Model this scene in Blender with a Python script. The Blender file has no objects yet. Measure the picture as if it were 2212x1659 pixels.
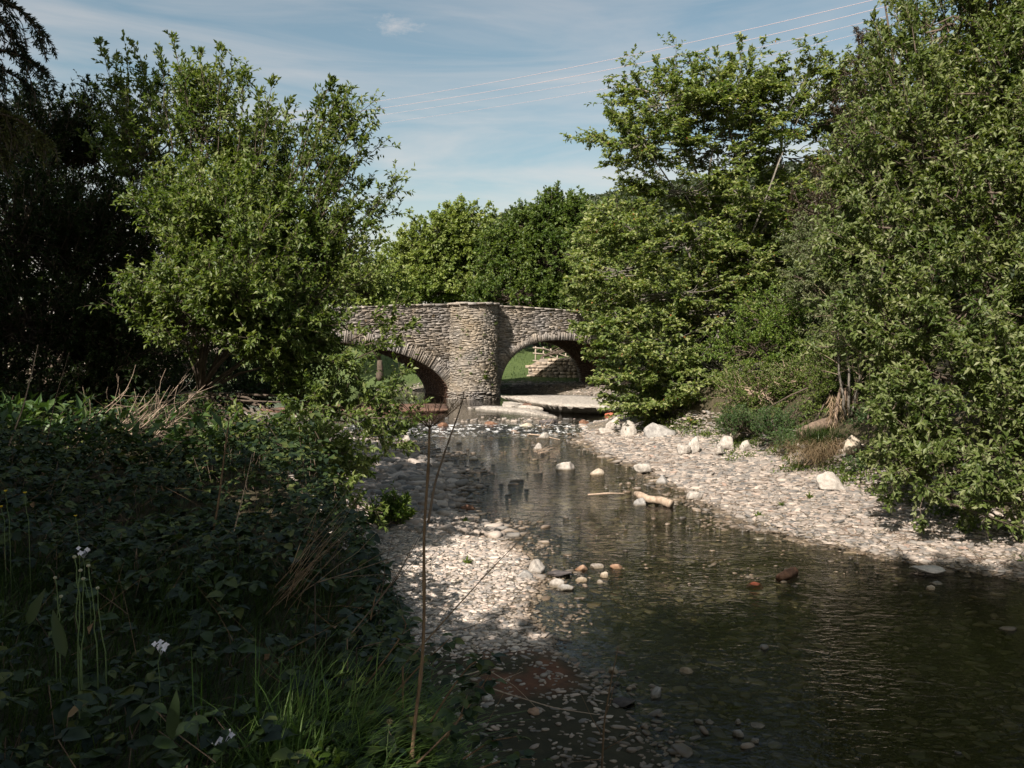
import bpy, math
import numpy as np
R = math.radians
scene = bpy.context.scene
COL = scene.collection

# ------------------------------------------------------------------ camera
PITCH = R(2.785); F = 1737.0; CAMZ = 3.0
cam_d = bpy.data.cameras.new("camera"); cam = bpy.data.objects.new("camera", cam_d); COL.objects.link(cam)
cam.location = (0, 0, CAMZ); cam.rotation_euler = (math.pi/2 - PITCH, 0, 0)
cam_d.sensor_width = 36.0; cam_d.lens = F/2212*36; cam_d.clip_start = 0.05; cam_d.clip_end = 6000
scene.camera = cam

# ------------------------------------------------------------------ light
SUN_AZ = R(31); SUN_EL = R(43)          # azimuth: degrees left of straight behind the camera
SUN = np.array([-math.sin(SUN_AZ)*math.cos(SUN_EL), -math.cos(SUN_AZ)*math.cos(SUN_EL), math.sin(SUN_EL)])
sun_d = bpy.data.lights.new("sun", 'SUN'); sun = bpy.data.objects.new("sun", sun_d); COL.objects.link(sun)
sun_d.energy = 5.0; sun_d.angle = R(0.5); sun_d.color = (1.0, 0.90, 0.81)
sun.rotation_euler = (math.pi/2 - SUN_EL, 0, -SUN_AZ)
sun.location = (-20, -30, 40)

world = bpy.data.worlds.new("World"); scene.world = world; world.use_nodes = True
wn = world.node_tree; wn.nodes.clear()
def N(nt, t, **kw):
    n = nt.nodes.new(t)
    for k, v in kw.items(): setattr(n, k, v)
    return n
def setin(n, **kw):
    for k, v in kw.items(): n.inputs[k.replace('_', ' ')].default_value = v
wo = N(wn, 'ShaderNodeOutputWorld'); wb = N(wn, 'ShaderNodeBackground'); wb.inputs[1].default_value = 0.09
sky = N(wn, 'ShaderNodeTexSky', sky_type='NISHITA', sun_disc=False, sun_elevation=SUN_EL, sun_rotation=math.pi+SUN_AZ,
        altitude=100, air_density=1.0, dust_density=2.5, ozone_density=1.5)
tc = N(wn, 'ShaderNodeTexCoord'); sep = N(wn, 'ShaderNodeSeparateXYZ'); wn.links.new(tc.outputs['Generated'], sep.inputs[0])
# thin cirrus: streaks flattened in elevation
mp = N(wn, 'ShaderNodeMapping'); mp.inputs['Scale'].default_value = (1.6, 1.6, 13.0); mp.inputs['Rotation'].default_value = (0, R(5), 0)
wn.links.new(tc.outputs['Generated'], mp.inputs[0])
n1 = N(wn, 'ShaderNodeTexNoise'); setin(n1, Scale=1.7, Detail=7.0, Roughness=0.55, Distortion=0.6); wn.links.new(mp.outputs[0], n1.inputs[0])
cr = N(wn, 'ShaderNodeMapRange'); cr.inputs[1].default_value = 0.36; cr.inputs[2].default_value = 0.74; wn.links.new(n1.outputs[0], cr.inputs[0])
# more veil near the horizon
hz = N(wn, 'ShaderNodeMapRange'); hz.inputs[1].default_value = 0.45; hz.inputs[2].default_value = 0.05; hz.inputs[3].default_value = 0.45; hz.inputs[4].default_value = 1.5
wn.links.new(sep.outputs[2], hz.inputs[0])
mul = N(wn, 'ShaderNodeMath', operation='MULTIPLY'); wn.links.new(cr.outputs[0], mul.inputs[0]); wn.links.new(hz.outputs[0], mul.inputs[1])
# the one small puff
def pdir(u, v):
    x = (u-1106)/F; z = -(v-829.5)/F
    d = np.array([x, math.cos(PITCH)+z*math.sin(PITCH), -math.sin(PITCH)+z*math.cos(PITCH)]); return d/np.linalg.norm(d)
pf = pdir(858, 54)
vs = N(wn, 'ShaderNodeVectorMath', operation='SUBTRACT'); wn.links.new(tc.outputs['Generated'], vs.inputs[0]); vs.inputs[1].default_value = tuple(pf)
vm = N(wn, 'ShaderNodeMapping'); vm.inputs['Scale'].default_value = (30, 30, 85); vm.inputs['Rotation'].default_value = (0, R(-8), 0); wn.links.new(vs.outputs[0], vm.inputs[0])
n2 = N(wn, 'ShaderNodeTexNoise'); setin(n2, Scale=2.0, Detail=6.0, Roughness=0.7); wn.links.new(vm.outputs[0], n2.inputs[0])
vl = N(wn, 'ShaderNodeVectorMath', operation='LENGTH'); wn.links.new(vm.outputs[0], vl.inputs[0])
pm = N(wn, 'ShaderNodeMath', operation='MULTIPLY_ADD'); wn.links.new(n2.outputs[0], pm.inputs[0]); pm.inputs[1].default_value = 2.6
nm = N(wn, 'ShaderNodeMath', operation='MULTIPLY'); wn.links.new(vl.outputs['Value'], nm.inputs[0]); nm.inputs[1].default_value = -1.0
wn.links.new(nm.outputs[0], pm.inputs[2])
pr = N(wn, 'ShaderNodeMapRange'); pr.inputs[1].default_value = 0.35; pr.inputs[2].default_value = 2.0; wn.links.new(pm.outputs[0], pr.inputs[0])
pmax = N(wn, 'ShaderNodeMath', operation='MAXIMUM'); wn.links.new(mul.outputs[0], pmax.inputs[0]); wn.links.new(pr.outputs[0], pmax.inputs[1])
hz2 = N(wn, 'ShaderNodeMapRange'); hz2.inputs[1].default_value = 0.24; hz2.inputs[2].default_value = 0.03; hz2.inputs[3].default_value = 0.0; hz2.inputs[4].default_value = 0.85; wn.links.new(sep.outputs[2], hz2.inputs[0])
pad = N(wn, 'ShaderNodeMath', operation='ADD'); wn.links.new(pmax.outputs[0], pad.inputs[0]); wn.links.new(hz2.outputs[0], pad.inputs[1]); pmax = pad
sc_ = N(wn, 'ShaderNodeMath', operation='MULTIPLY'); wn.links.new(pmax.outputs[0], sc_.inputs[0]); sc_.inputs[1].default_value = 0.5
mix = N(wn, 'ShaderNodeMix', data_type='RGBA'); wn.links.new(sc_.outputs[0], mix.inputs[0]); wn.links.new(sky.outputs[0], mix.inputs[6])
mix.inputs[7].default_value = (5.7, 5.0, 5.7, 1)
tint = N(wn, 'ShaderNodeMix', data_type='RGBA', blend_type='MULTIPLY'); tint.inputs[0].default_value = 1; tint.inputs[7].default_value = (1.08, 1.06, .84, 1)
wn.links.new(mix.outputs[2], tint.inputs[6]); wn.links.new(tint.outputs[2], wb.inputs[0]); wn.links.new(wb.outputs[0], wo.inputs[0])

scene.view_settings.view_transform = 'Standard'; scene.view_settings.look = 'None'
scene.view_settings.exposure = 0.8; scene.view_settings.gamma = 1.0
scene.cycles.transparent_max_bounces = 12; scene.cycles.max_bounces = 6; scene.cycles.caustics_reflective = False; scene.cycles.caustics_refractive = False
scene.cycles.use_denoising = True

# ------------------------------------------------------------------ picture geometry helpers (pixels of a 2212 x 1659 view)
def W(u, v, y):
    """point seen at (u,v) at distance y"""
    x = (u-1106)/F; z = -(v-829.5)/F
    d = np.array([x, math.cos(PITCH)+z*math.sin(PITCH), -math.sin(PITCH)+z*math.cos(PITCH)])
    return d/d[1]*y + np.array([0, 0, CAMZ])
def G(u, v, z=0.0):
    d = pdir(u, v); t = (z-CAMZ)/d[2]; return d*t + np.array([0, 0, CAMZ])

rs = np.random.RandomState
def nrm(a): return a/np.maximum(np.linalg.norm(a, axis=-1, keepdims=True), 1e-9)
Z = np.array([0, 0, 1.0])

# ------------------------------------------------------------------ mesh helpers
def mk(name, V, Fs, mat, parent=None, loc=None, smooth=False, attr=None, mats=None, midx=None):
    V = np.asarray(V, dtype=np.float64).reshape(-1, 3)
    Fs = [np.asarray(f, dtype=np.int32) for f in (Fs if isinstance(Fs, list) else [Fs]) if len(f)]
    base = np.zeros(3)
    if parent is not None: base = np.array(parent.matrix_world.translation if parent.parent else parent.location)
    if parent is not None and parent.parent is not None: base = np.array(parent.parent.location) + np.array(parent.location)
    if loc is not None: base = np.array(loc, dtype=float)
    me = bpy.data.meshes.new(name)
    me.vertices.add(len(V)); me.vertices.foreach_set('co', (V-base).astype(np.float32).ravel())
    nl = sum(f.size for f in Fs); npoly = sum(len(f) for f in Fs)
    me.loops.add(nl); me.polygons.add(npoly)
    me.loops.foreach_set('vertex_index', np.concatenate([f.ravel() for f in Fs]).astype(np.int32))
    tot = np.concatenate([np.full(len(f), f.shape[1]) for f in Fs]).astype(np.int32)
    st = np.concatenate([[0], np.cumsum(tot)[:-1]]).astype(np.int32)
    me.polygons.foreach_set('loop_start', st)
    if smooth: me.polygons.foreach_set('use_smooth', np.ones(npoly, dtype=bool))
    for m in (mats or [mat]): me.materials.append(m)
    if midx is not None: me.polygons.foreach_set('material_index', np.asarray(midx, dtype=np.int32))
    if attr:
        for k, a in attr.items():
            at = me.color_attributes.new(k, 'FLOAT_COLOR', 'POINT'); at.data.foreach_set('color', np.asarray(a, dtype=np.float32).ravel())
    me.update(calc_edges=True)
    o = bpy.data.objects.new(name, me); COL.objects.link(o)
    if parent is not None: o.parent = parent
    elif loc is not None: o.location = tuple(base)
    return o
def tag(o, label=None, cat=None, group=None, kind=None):
    if label: o['label'] = label
    if cat: o['category'] = cat
    if group: o['group'] = group
    if kind: o['kind'] = kind
    return o
def thing(name, loc, label, cat, group=None):
    o = bpy.data.objects.new(name, None); COL.objects.link(o); o.location = tuple(float(c) for c in loc)
    o.empty_display_size = 0.1
    return tag(o, label, cat, group)

class Acc:
    def __init__(s): s.V = []; s.F = []; s.n = 0
    def add(s, V, *Fs):
        V = np.asarray(V, dtype=float).reshape(-1, 3)
        if not len(V): return
        for f in Fs: s.F.append(np.asarray(f, dtype=np.int64)+s.n)
        s.V.append(V); s.n += len(V)
    def mk(s, name, mat, parent=None, **kw):
        by = {}
        for f in s.F:
            if f.size: by.setdefault(f.shape[1], []).append(f)
        return mk(name, np.concatenate(s.V), [np.concatenate(v) for v in by.values()], mat, parent, **kw)

def tubes(P, Rd, sides=4, cap=True):
    """P (n,k,3) centre lines, Rd (n,k) or (k,) radii"""
    P = np.asarray(P, float)
    if P.ndim == 2: P = P[None]
    n, k, _ = P.shape
    Rd = np.broadcast_to(np.asarray(Rd, float), (n, k))
    T = np.gradient(P, axis=1); T = nrm(T)
    ref = np.where(np.abs(T[..., 2:3]) > 0.9, np.array([1.0, 0, 0]), Z)
    A = nrm(np.cross(T, ref)); B = np.cross(T, A)
    a = np.arange(sides)/sides*2*math.pi
    V = P[:, :, None] + Rd[..., None, None]*(A[:, :, None]*np.cos(a)[:, None] + B[:, :, None]*np.sin(a)[:, None])
    idx = np.arange(n*k*sides).reshape(n, k, sides)
    q = np.stack([idx[:, :-1], np.roll(idx, -1, 2)[:, :-1], np.roll(idx, -1, 2)[:, 1:], idx[:, 1:]], -1).reshape(-1, 4)
    fs = [q]
    if cap and sides in (3, 4): fs.append(idx[:, -1].reshape(-1, sides)); fs.append(idx[:, 0, ::-1].reshape(-1, sides))
    elif cap: fs += [np.stack([idx[:, -1, 0], idx[:, -1, i], idx[:, -1, i+1]], -1) for i in range(1, sides-1)]; fs += [np.stack([idx[:, 0, 0], idx[:, 0, i+1], idx[:, 0, i]], -1) for i in range(1, sides-1)]
    return (V.reshape(-1, 3), *fs)

def leaves(P, D, Nn, L, Wd, fold=0.25, pos=0.45):
    """folded diamond leaves"""
    D = nrm(D); S = nrm(np.cross(D, Nn)); Nn = np.cross(S, D)
    L = np.broadcast_to(L, P.shape[:1])[:, None]; Wd = np.broadcast_to(Wd, P.shape[:1])[:, None]
    m = P + D*L*pos + Nn*Wd*fold
    V = np.stack([P, m-S*Wd/2, P+D*L, m+S*Wd/2], 1)
    V[:, 2] -= (Nn*L*0.12)
    i = np.arange(len(P))[:, None]*4
    return V.reshape(-1, 3), np.concatenate([i+np.array([0, 1, 2]), i+np.array([0, 2, 3])])

def ovate(P, D, Nn, L, Wd, r):
    """a fuller leaf: 9 vertices, midrib and slightly toothed outline"""
    D = nrm(D); S = nrm(np.cross(D, Nn)); Nn = np.cross(S, D)
    n = len(P); L = np.broadcast_to(L, (n,))[:, None, None]; Wd = np.broadcast_to(Wd, (n,))[:, None, None]
    tab = np.array([[0, 0, 0], [.18, -.42, .12], [.45, -.5, .16], [.75, -.3, .05], [1.0, 0, -.14], [.75, .3, .05], [.45, .5, .16], [.18, .42, .12], [.32, 0, 0], [.65, 0, -.01]])
    t = np.broadcast_to(tab, (n, 10, 3)).copy(); t[:, :, 1:] += r.normal(0, .03, (n, 10, 2))
    V = P[:, None] + D[:, None]*L*t[..., 0:1] + S[:, None]*Wd*t[..., 1:2] + Nn[:, None]*Wd*t[..., 2:3]
    tri = np.array([[0, 1, 8], [1, 2, 8], [2, 9, 8], [2, 3, 9], [3, 4, 9], [4, 5, 9], [5, 6, 9], [6, 8, 9], [6, 7, 8], [7, 0, 8]])
    return V.reshape(-1, 3), (np.arange(n)[:, None, None]*10 + tri).reshape(-1, 3)

def rnd(r, *s): return nrm(r.normal(size=s+(3,)))
def lump(d, r, n=9, amp=0.35, pw=6):
    k = rnd(r, n); a = r.uniform(-0.6, 1.0, n)*amp
    return 1 + (np.maximum(d@k.T, 0)**pw@a)

_ICO = {}
def ico(sub):
    if sub not in _ICO:
        import bmesh
        b = bmesh.new(); bmesh.ops.create_icosphere(b, subdivisions=sub, radius=1.0)
        b.verts.ensure_lookup_table()
        _ICO[sub] = (np.array([v.co[:] for v in b.verts]), np.array([[v.index for v in f.verts] for f in b.faces])); b.free()
    return _ICO[sub]

# ------------------------------------------------------------------ materials
def newmat(name):
    m = bpy.data.materials.new(name); m.use_nodes = True; nt = m.node_tree; nt.nodes.clear()
    return m, nt, N(nt, 'ShaderNodeOutputMaterial')
def ramp(nt, stops, fac=None, interp='LINEAR'):
    c = N(nt, 'ShaderNodeValToRGB'); e = c.color_ramp.elements; c.color_ramp.interpolation = interp
    while len(e) < len(stops): e.new(0.5)
    for i, (p, col) in enumerate(stops): e[i].position = p; e[i].color = (*col, 1)
    if fac is not None: nt.links.new(fac, c.inputs[0])
    return c
def noise(nt, scale, detail=4, rough=.6, vec=None, out=0, dist=0.0):
    n = N(nt, 'ShaderNodeTexNoise'); setin(n, Scale=scale, Detail=detail, Roughness=rough, Distortion=dist)
    if vec is not None: nt.links.new(vec, n.inputs[0])
    return n.outputs[out]
def mixc(nt, fac, a, b, bt='MIX'):
    m = N(nt, 'ShaderNodeMix', data_type='RGBA', blend_type=bt)
    for i, x in ((0, fac), (6, a), (7, b)):
        if hasattr(x, 'is_linked'): nt.links.new(x, m.inputs[i])
        else: m.inputs[i].default_value = x if i == 0 else (*x, 1)
    return m.outputs[2]
def mth(nt, op, a, b=None, c=None, clamp=False):
    m = N(nt, 'ShaderNodeMath', operation=op); m.use_clamp = clamp
    for i, x in enumerate((a, b, c)):
        if x is None: continue
        if hasattr(x, 'is_linked'): nt.links.new(x, m.inputs[i])
        else: m.inputs[i].default_value = x
    return m.outputs[0]
def mrange(nt, x, a, b, c=0.0, d=1.0):
    m = N(nt, 'ShaderNodeMapRange'); nt.links.new(x, m.inputs[0])
    for i, v in enumerate((a, b, c, d)): m.inputs[i+1].default_value = v
    return m.outputs[0]
def bump(nt, h, strength=.5, dist=.02, normal=None):
    b = N(nt, 'ShaderNodeBump'); b.inputs['Strength'].default_value = strength; b.inputs['Distance'].default_value = dist
    nt.links.new(h, b.inputs['Height'])
    if normal is not None: nt.links.new(normal, b.inputs['Normal'])
    return b.outputs[0]
def objco(nt): return N(nt, 'ShaderNodeTexCoord').outputs['Object']
def wpos(nt): return N(nt, 'ShaderNodeNewGeometry').outputs['Position']
def island(nt): return N(nt, 'ShaderNodeNewGeometry').outputs['Random Per Island']
def princ(nt, out, col, rough=.8, spec=.3, normal=None):
    p = N(nt, 'ShaderNodeBsdfPrincipled')
    if hasattr(col, 'is_linked'): nt.links.new(col, p.inputs['Base Color'])
    else: p.inputs['Base Color'].default_value = (*col, 1)
    if hasattr(rough, 'is_linked'): nt.links.new(rough, p.inputs['Roughness'])
    else: p.inputs['Roughness'].default_value = rough
    p.inputs['Specular IOR Level'].default_value = spec
    if normal is not None: nt.links.new(normal, p.inputs['Normal'])
    if out is not None: nt.links.new(p.outputs[0], out.inputs[0])
    return p

def leafmat(name, cols, trans=.35, rough=.45, spec=.3, clump=1.2, K=.86):
    m, nt, o = newmat(name)
    n = len(cols); cols = [(c[0]*K*1.04, c[1]*K*.96, c[2]*K*1.08) for c in cols]
    c = ramp(nt, [(i/(n-1), cols[i]) for i in range(n)], island(nt)).outputs[0]
    nv = noise(nt, clump, 2, .5, wpos(nt))
    c = mixc(nt, mrange(nt, nv, .38, .68), c, mixc(nt, 1.0, c, (.62, .72, .6), 'MULTIPLY'))
    p = princ(nt, None, c, rough, spec)
    t = N(nt, 'ShaderNodeBsdfTranslucent'); nt.links.new(mixc(nt, 1.0, c, (1.25, 1.35, .55), 'MULTIPLY'), t.inputs[0])
    x = N(nt, 'ShaderNodeMixShader'); x.inputs[0].default_value = trans
    nt.links.new(p.outputs[0], x.inputs[1]); nt.links.new(t.outputs[0], x.inputs[2]); nt.links.new(x.outputs[0], o.inputs[0])
    return m
def barkmat(name, c1, c2, scale=18):
    m, nt, o = newmat(name); w = wpos(nt)
    mp = N(nt, 'ShaderNodeMapping'); mp.inputs['Scale'].default_value = (1, 1, .3); nt.links.new(w, mp.inputs[0])
    nv = noise(nt, scale, 5, .65, mp.outputs[0])
    princ(nt, o, ramp(nt, [(.3, c1), (.7, c2)], nv).outputs[0], .9, .2, bump(nt, nv, .6, .02))
    return m
def plain(name, c1, c2, scale=20, rough=.85, spec=.25, bs=.3, bd=.01):
    m, nt, o = newmat(name); nv = noise(nt, scale, 5, .6, objco(nt))
    princ(nt, o, ramp(nt, [(.3, c1), (.7, c2)], nv).outputs[0], rough, spec, bump(nt, nv, bs, bd))
    return m

M = {}
M['willow'] = leafmat('willow_leaf', [(.06, .105, .02), (.11, .17, .032), (.17, .235, .055), (.24, .29, .10)])
M['willow2'] = leafmat('willow_leaf_right', [(.065, .11, .022), (.12, .17, .038), (.18, .235, .07), (.27, .31, .14)])
M['dark'] = leafmat('shaded_leaf', [(.015, .03, .01), (.028, .048, .014), (.042, .07, .02)], spec=.12)  # near-black albedo: shade put into the leaf colour
M['elm'] = leafmat('elm_leaf', [(.075, .12, .03), (.13, .185, .048), (.20, .255, .075), (.30, .33, .13)], trans=.38, K=1.05)
M['elm_low'] = leafmat('elm_low_leaf', [(.045, .095, .028), (.075, .145, .045), (.13, .2, .055)], trans=.3)
M['maple'] = leafmat('sycamore_leaf', [(.14, .21, .045), (.21, .285, .065), (.30, .36, .10)], clump=.5)
M['oak'] = leafmat('green_leaf', [(.06, .11, .02), (.10, .16, .03), (.16, .22, .045)], clump=.5)
M['mid'] = leafmat('mid_leaf', [(.07, .12, .02), (.12, .18, .03), (.18, .24, .055)])
M['bright'] = leafmat('bright_leaf', [(.075, .15, .018), (.12, .20, .028), (.18, .25, .04)])
M['pale'] = leafmat('pale_leaf', [(.11, .155, .06), (.16, .20, .085), (.21, .235, .12)])
M['far'] = leafmat('far_leaf', [(.05, .075, .04), (.07, .095, .05), (.09, .115, .06)], clump=.1)
M['bramble'] = leafmat('bramble_leaf', [(.022, .048, .024), (.036, .07, .03), (.055, .10, .03), (.08, .14, .04), (.20, .24, .06)], trans=.2, rough=.5, spec=.28, K=.55)  # leaf colour darkened to deepen the shade on the bank
M['conifer'] = leafmat('sunlit_needle', [(.10, .12, .035), (.15, .16, .05), (.20, .19, .08)], trans=.15)  # yellower needle colour stands in for sun on the larch tips
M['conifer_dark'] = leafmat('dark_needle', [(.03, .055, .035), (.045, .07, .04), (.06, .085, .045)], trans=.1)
M['copper'] = leafmat('copper_leaf', [(.03, .02, .012), (.05, .03, .018), (.05, .06, .02)], trans=.1)
M['grass'] = leafmat('grass_blade', [(.05, .10, .025), (.09, .16, .035), (.14, .22, .05)], trans=.35, K=.6)  # blade colour darkened for the shaded bank
M['grass_lit'] = leafmat('sunlit_blade', [(.08, .16, .035), (.13, .22, .05), (.2, .3, .08)], trans=.35, K=1)  # brighter copy of the blade colour, sunlight put into the tuft
M['dry'] = leafmat('dry_grass', [(.25, .18, .10), (.35, .27, .16), (.45, .36, .22)], trans=.2)
M['seed'] = leafmat('elm_seed', [(.35, .14, .05), (.42, .2, .06)], trans=.3)
M['bark'] = barkmat('bark', (.05, .04, .03), (.14, .11, .085))
M['bark_pale'] = barkmat('pale_bark', (.09, .08, .065), (.24, .22, .19))
M['twig'] = barkmat('dry_twig', (.26, .19, .14), (.46, .36, .27), 30)
M['stalk'] = barkmat('hollow_stalk', (.10, .065, .04), (.24, .16, .095), 40)
M['drift'] = barkmat('driftwood', (.16, .11, .075), (.46, .37, .28), 14)
M['root'] = barkmat('rotten_wood', (.07, .05, .04), (.24, .18, .13), 16)
M['fence'] = barkmat('weathered_wood', (.22, .18, .14), (.42, .36, .29), 16)

def stonecols(nt, fac):
    return ramp(nt, [(0, (.16, .165, .16)), (.15, (.24, .235, .22)), (.32, (.33, .30, .26)), (.5, (.41, .36, .31)), (.66, (.30, .30, .28)), (.8, (.50, .45, .39)), (.97, (.60, .55, .48)), (1, (.42, .32, .26))], fac).outputs[0]
def wetmix(nt, c, z):
    """stones at and below the water line: wet, and stained by algae"""
    wet = mrange(nt, z, .06, .015)
    alg = mixc(nt, mrange(nt, z, .01, -.03), mixc(nt, 1.0, c, (.42, .38, .32), 'MULTIPLY'), mixc(nt, 1.0, c, (.50, .45, .32), 'MULTIPLY'))
    return mixc(nt, wet, c, alg), wet
def gravelmat(name, bright=1.0):
    m, nt, o = newmat(name); w = wpos(nt); sp = N(nt, 'ShaderNodeSeparateXYZ'); nt.links.new(w, sp.inputs[0])
    c = stonecols(nt, island(nt))
    n = noise(nt, 40, 4, .6, w)
    c = mixc(nt, mrange(nt, n, .3, .75), mixc(nt, 1.0, c, (.78, .78, .8), 'MULTIPLY'), c)
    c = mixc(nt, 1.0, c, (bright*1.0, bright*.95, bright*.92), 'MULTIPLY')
    zn = mth(nt, 'ADD', sp.outputs[2], mth(nt, 'MULTIPLY', mth(nt, 'SUBTRACT', noise(nt, 1.5, 2, .5, w), .5), -.08))
    c, wet = wetmix(nt, c, zn)
    rr = mrange(nt, wet, 0, 1, .85, .35)
    princ(nt, o, c, rr, .3, bump(nt, n, .35, .006))
    return m
M['gravel'] = gravelmat('gravel_stone', .78)
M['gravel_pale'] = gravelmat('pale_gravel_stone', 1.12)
M['bedstone'] = gravelmat('river_bed_stone', 1.15)
def bouldermat(name, c1, c2, c3):
    m, nt, o = newmat(name); ob = objco(nt); w = wpos(nt)
    n = noise(nt, 9, 6, .65, ob); n2 = noise(nt, 3, 3, .5, ob)
    c = ramp(nt, [(.32, c1), (.5, c2), (.7, c3)], n).outputs[0]
    c = mixc(nt, mrange(nt, n2, .55, .7, 0, .5), c, tuple(x*.6 for x in c1))
    sp = N(nt, 'ShaderNodeSeparateXYZ'); nt.links.new(w, sp.inputs[0])
    c, wet = wetmix(nt, c, sp.outputs[2])
    princ(nt, o, c, .8, .3, bump(nt, n, .8, .05))
    return m
M['b_white'] = bouldermat('white_boulder', (.26, .235, .205), (.38, .35, .31), (.50, .465, .42))
M['b_grey'] = bouldermat('grey_boulder', (.20, .19, .18), (.30, .29, .27), (.42, .40, .37))
M['b_dark'] = bouldermat('dark_slate', (.05, .045, .045), (.09, .08, .08), (.15, .13, .12))
M['b_cream'] = bouldermat('cream_boulder', (.30, .25, .19), (.43, .37, .29), (.52, .46, .37))
M['b_orange'] = bouldermat('orange_stone', (.28, .16, .10), (.40, .26, .175), (.48, .35, .25))
M['b_red'] = bouldermat('red_brick_stone', (.28, .07, .04), (.40, .12, .07), (.46, .2, .13))
M['b_brown'] = bouldermat('brown_wet_stone', (.10, .05, .03), (.17, .09, .055), (.24, .14, .09))
M['slab'] = bouldermat('concrete_slab', (.20, .18, .155), (.34, .31, .27), (.47, .43, .375))
M['slab_red'] = bouldermat('rust_stained_slab', (.08, .045, .03), (.14, .08, .055), (.20, .14, .10))

# ground: rgb of 'zone' = gravel, grass, red soil
m, nt, o = newmat('ground_soil'); M['ground'] = m
w = wpos(nt); za = N(nt, 'ShaderNodeAttribute', attribute_name='zone'); zs = N(nt, 'ShaderNodeSeparateColor'); nt.links.new(za.outputs['Color'], zs.inputs[0])
sp = N(nt, 'ShaderNodeSeparateXYZ'); nt.links.new(w, sp.inputs[0])
wd = N(nt, 'ShaderNodeVectorMath', operation='MULTIPLY_ADD'); nt.links.new(noise(nt, 5, 3, .6, w, out=1), wd.inputs[0]); wd.inputs[1].default_value = (.35, .35, .35); nt.links.new(w, wd.inputs[2]); w_ = wd.outputs[0]
vo = N(nt, 'ShaderNodeTexVoronoi'); vo.inputs['Scale'].default_value = 17; nt.links.new(w_, vo.inputs[0])
vh = N(nt, 'ShaderNodeSeparateColor'); nt.links.new(vo.outputs['Color'], vh.inputs[0])
vf = N(nt, 'ShaderNodeTexVoronoi', feature='DISTANCE_TO_EDGE'); vf.inputs['Scale'].default_value = 17; nt.links.new(w_, vf.inputs[0])
gc = mixc(nt, 1.0, stonecols(nt, vh.outputs[0]), (1.1, 1.06, 1.0), 'MULTIPLY')
gc = mixc(nt, mrange(nt, vf.outputs[0], 0, .25), (.12, .105, .085), gc); gc = mixc(nt, 1.0, gc, (.7, .68, .64), 'MULTIPLY'); gc = mixc(nt, mrange(nt, sp.outputs[2], .02, -.04), gc, mixc(nt, 1.0, gc, (.55, .55, .55), 'MULTIPLY'))
gc, _w = wetmix(nt, gc, sp.outputs[2])
nA = noise(nt, 6, 5, .65, w); nB = noise(nt, .35, 3, .5, w)
soil = ramp(nt, [(.3, (.035, .026, .018)), (.7, (.09, .065, .045))], nA).outputs[0]; soil = mixc(nt, mrange(nt, sp.outputs[2], .15, .06), soil, mixc(nt, 1.0, soil, (.4, .38, .38), 'MULTIPLY'))
gr = ramp(nt, [(.3, (.035, .06, .02)), (.6, (.075, .105, .032)), (.8, (.13, .145, .06))], mth(nt, 'ADD', mth(nt, 'MULTIPLY', nA, .6), mth(nt, 'MULTIPLY', nB, .4))).outputs[0]
rd = ramp(nt, [(.3, (.07, .03, .018)), (.7, (.17, .07, .038))], nA).outputs[0]
c = mixc(nt, zs.outputs[0], soil, gc); c = mixc(nt, zs.outputs[1], c, gr); c = mixc(nt, zs.outputs[2], c, rd)
hh = mth(nt, 'MULTIPLY', mth(nt, 'MINIMUM', vf.outputs[0], .15), zs.outputs[0])
princ(nt, o, c, .85, .25, bump(nt, mth(nt, 'ADD', mth(nt, 'MULTIPLY', hh, 4), nA), .6, .03))

# clear shallow stream water
m, nt, o = newmat('stream_water'); M['water'] = m
w = wpos(nt)
def sc(s): 
    mp = N(nt, 'ShaderNodeMapping'); mp.inputs['Scale'].default_value = s; mp.inputs['Rotation'].default_value = (0, 0, R(12)); nt.links.new(w, mp.inputs[0]); return mp.outputs[0]
a = noise(nt, 3.0, 3, .55, sc((1, 1.7, 1)), dist=.6); b = noise(nt, 11, 3, .6, sc((.8, 1.6, 1)), dist=.4); c2 = noise(nt, 30, 2, .5, w)
hgt = mth(nt, 'ADD', mth(nt, 'MULTIPLY', a, 1.0), mth(nt, 'ADD', mth(nt, 'MULTIPLY', b, .5), mth(nt, 'MULTIPLY', c2, .12)))
sp = N(nt, 'ShaderNodeSeparateXYZ'); nt.links.new(w, sp.inputs[0])
rap = mth(nt, 'MULTIPLY', mrange(nt, sp.outputs[1], 25.6, 27.2), mrange(nt, sp.outputs[1], 29.6, 28.8))
calm = mth(nt, 'MULTIPLY', mrange(nt, sp.outputs[1], 29.0, 30.5, 1.0, .15), mth(nt, 'ADD', mth(nt, 'MULTIPLY', mrange(nt, sp.outputs[1], 9.0, 15.0, .8, 2.0), mrange(nt, noise(nt, .45, 2, .5, w), .35, .65, .55, 1.4)), 0.0))
nb = N(nt, 'ShaderNodeBump'); nb.inputs['Distance'].default_value = .02; nt.links.new(mth(nt, 'MULTIPLY', hgt, calm), nb.inputs['Height']); nb.inputs['Strength'].default_value = 1.0
fr = N(nt, 'ShaderNodeFresnel'); fr.inputs[0].default_value = 1.33; nt.links.new(nb.outputs[0], fr.inputs['Normal'])
gl = N(nt, 'ShaderNodeBsdfGlossy'); gl.inputs['Roughness'].default_value = .04; gl.inputs[0].default_value = (1, 1, 1, 1); nt.links.new(nb.outputs[0], gl.inputs['Normal'])
tr = N(nt, 'ShaderNodeBsdfTransparent'); tr.inputs[0].default_value = (.53, .56, .50, 1)
x = N(nt, 'ShaderNodeMixShader'); nt.links.new(fr.outputs[0], x.inputs[0]); nt.links.new(tr.outputs[0], x.inputs[1]); nt.links.new(gl.outputs[0], x.inputs[2])
df = N(nt, 'ShaderNodeBsdfDiffuse'); df.inputs[0].default_value = (.75, .76, .75, 1)
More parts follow.
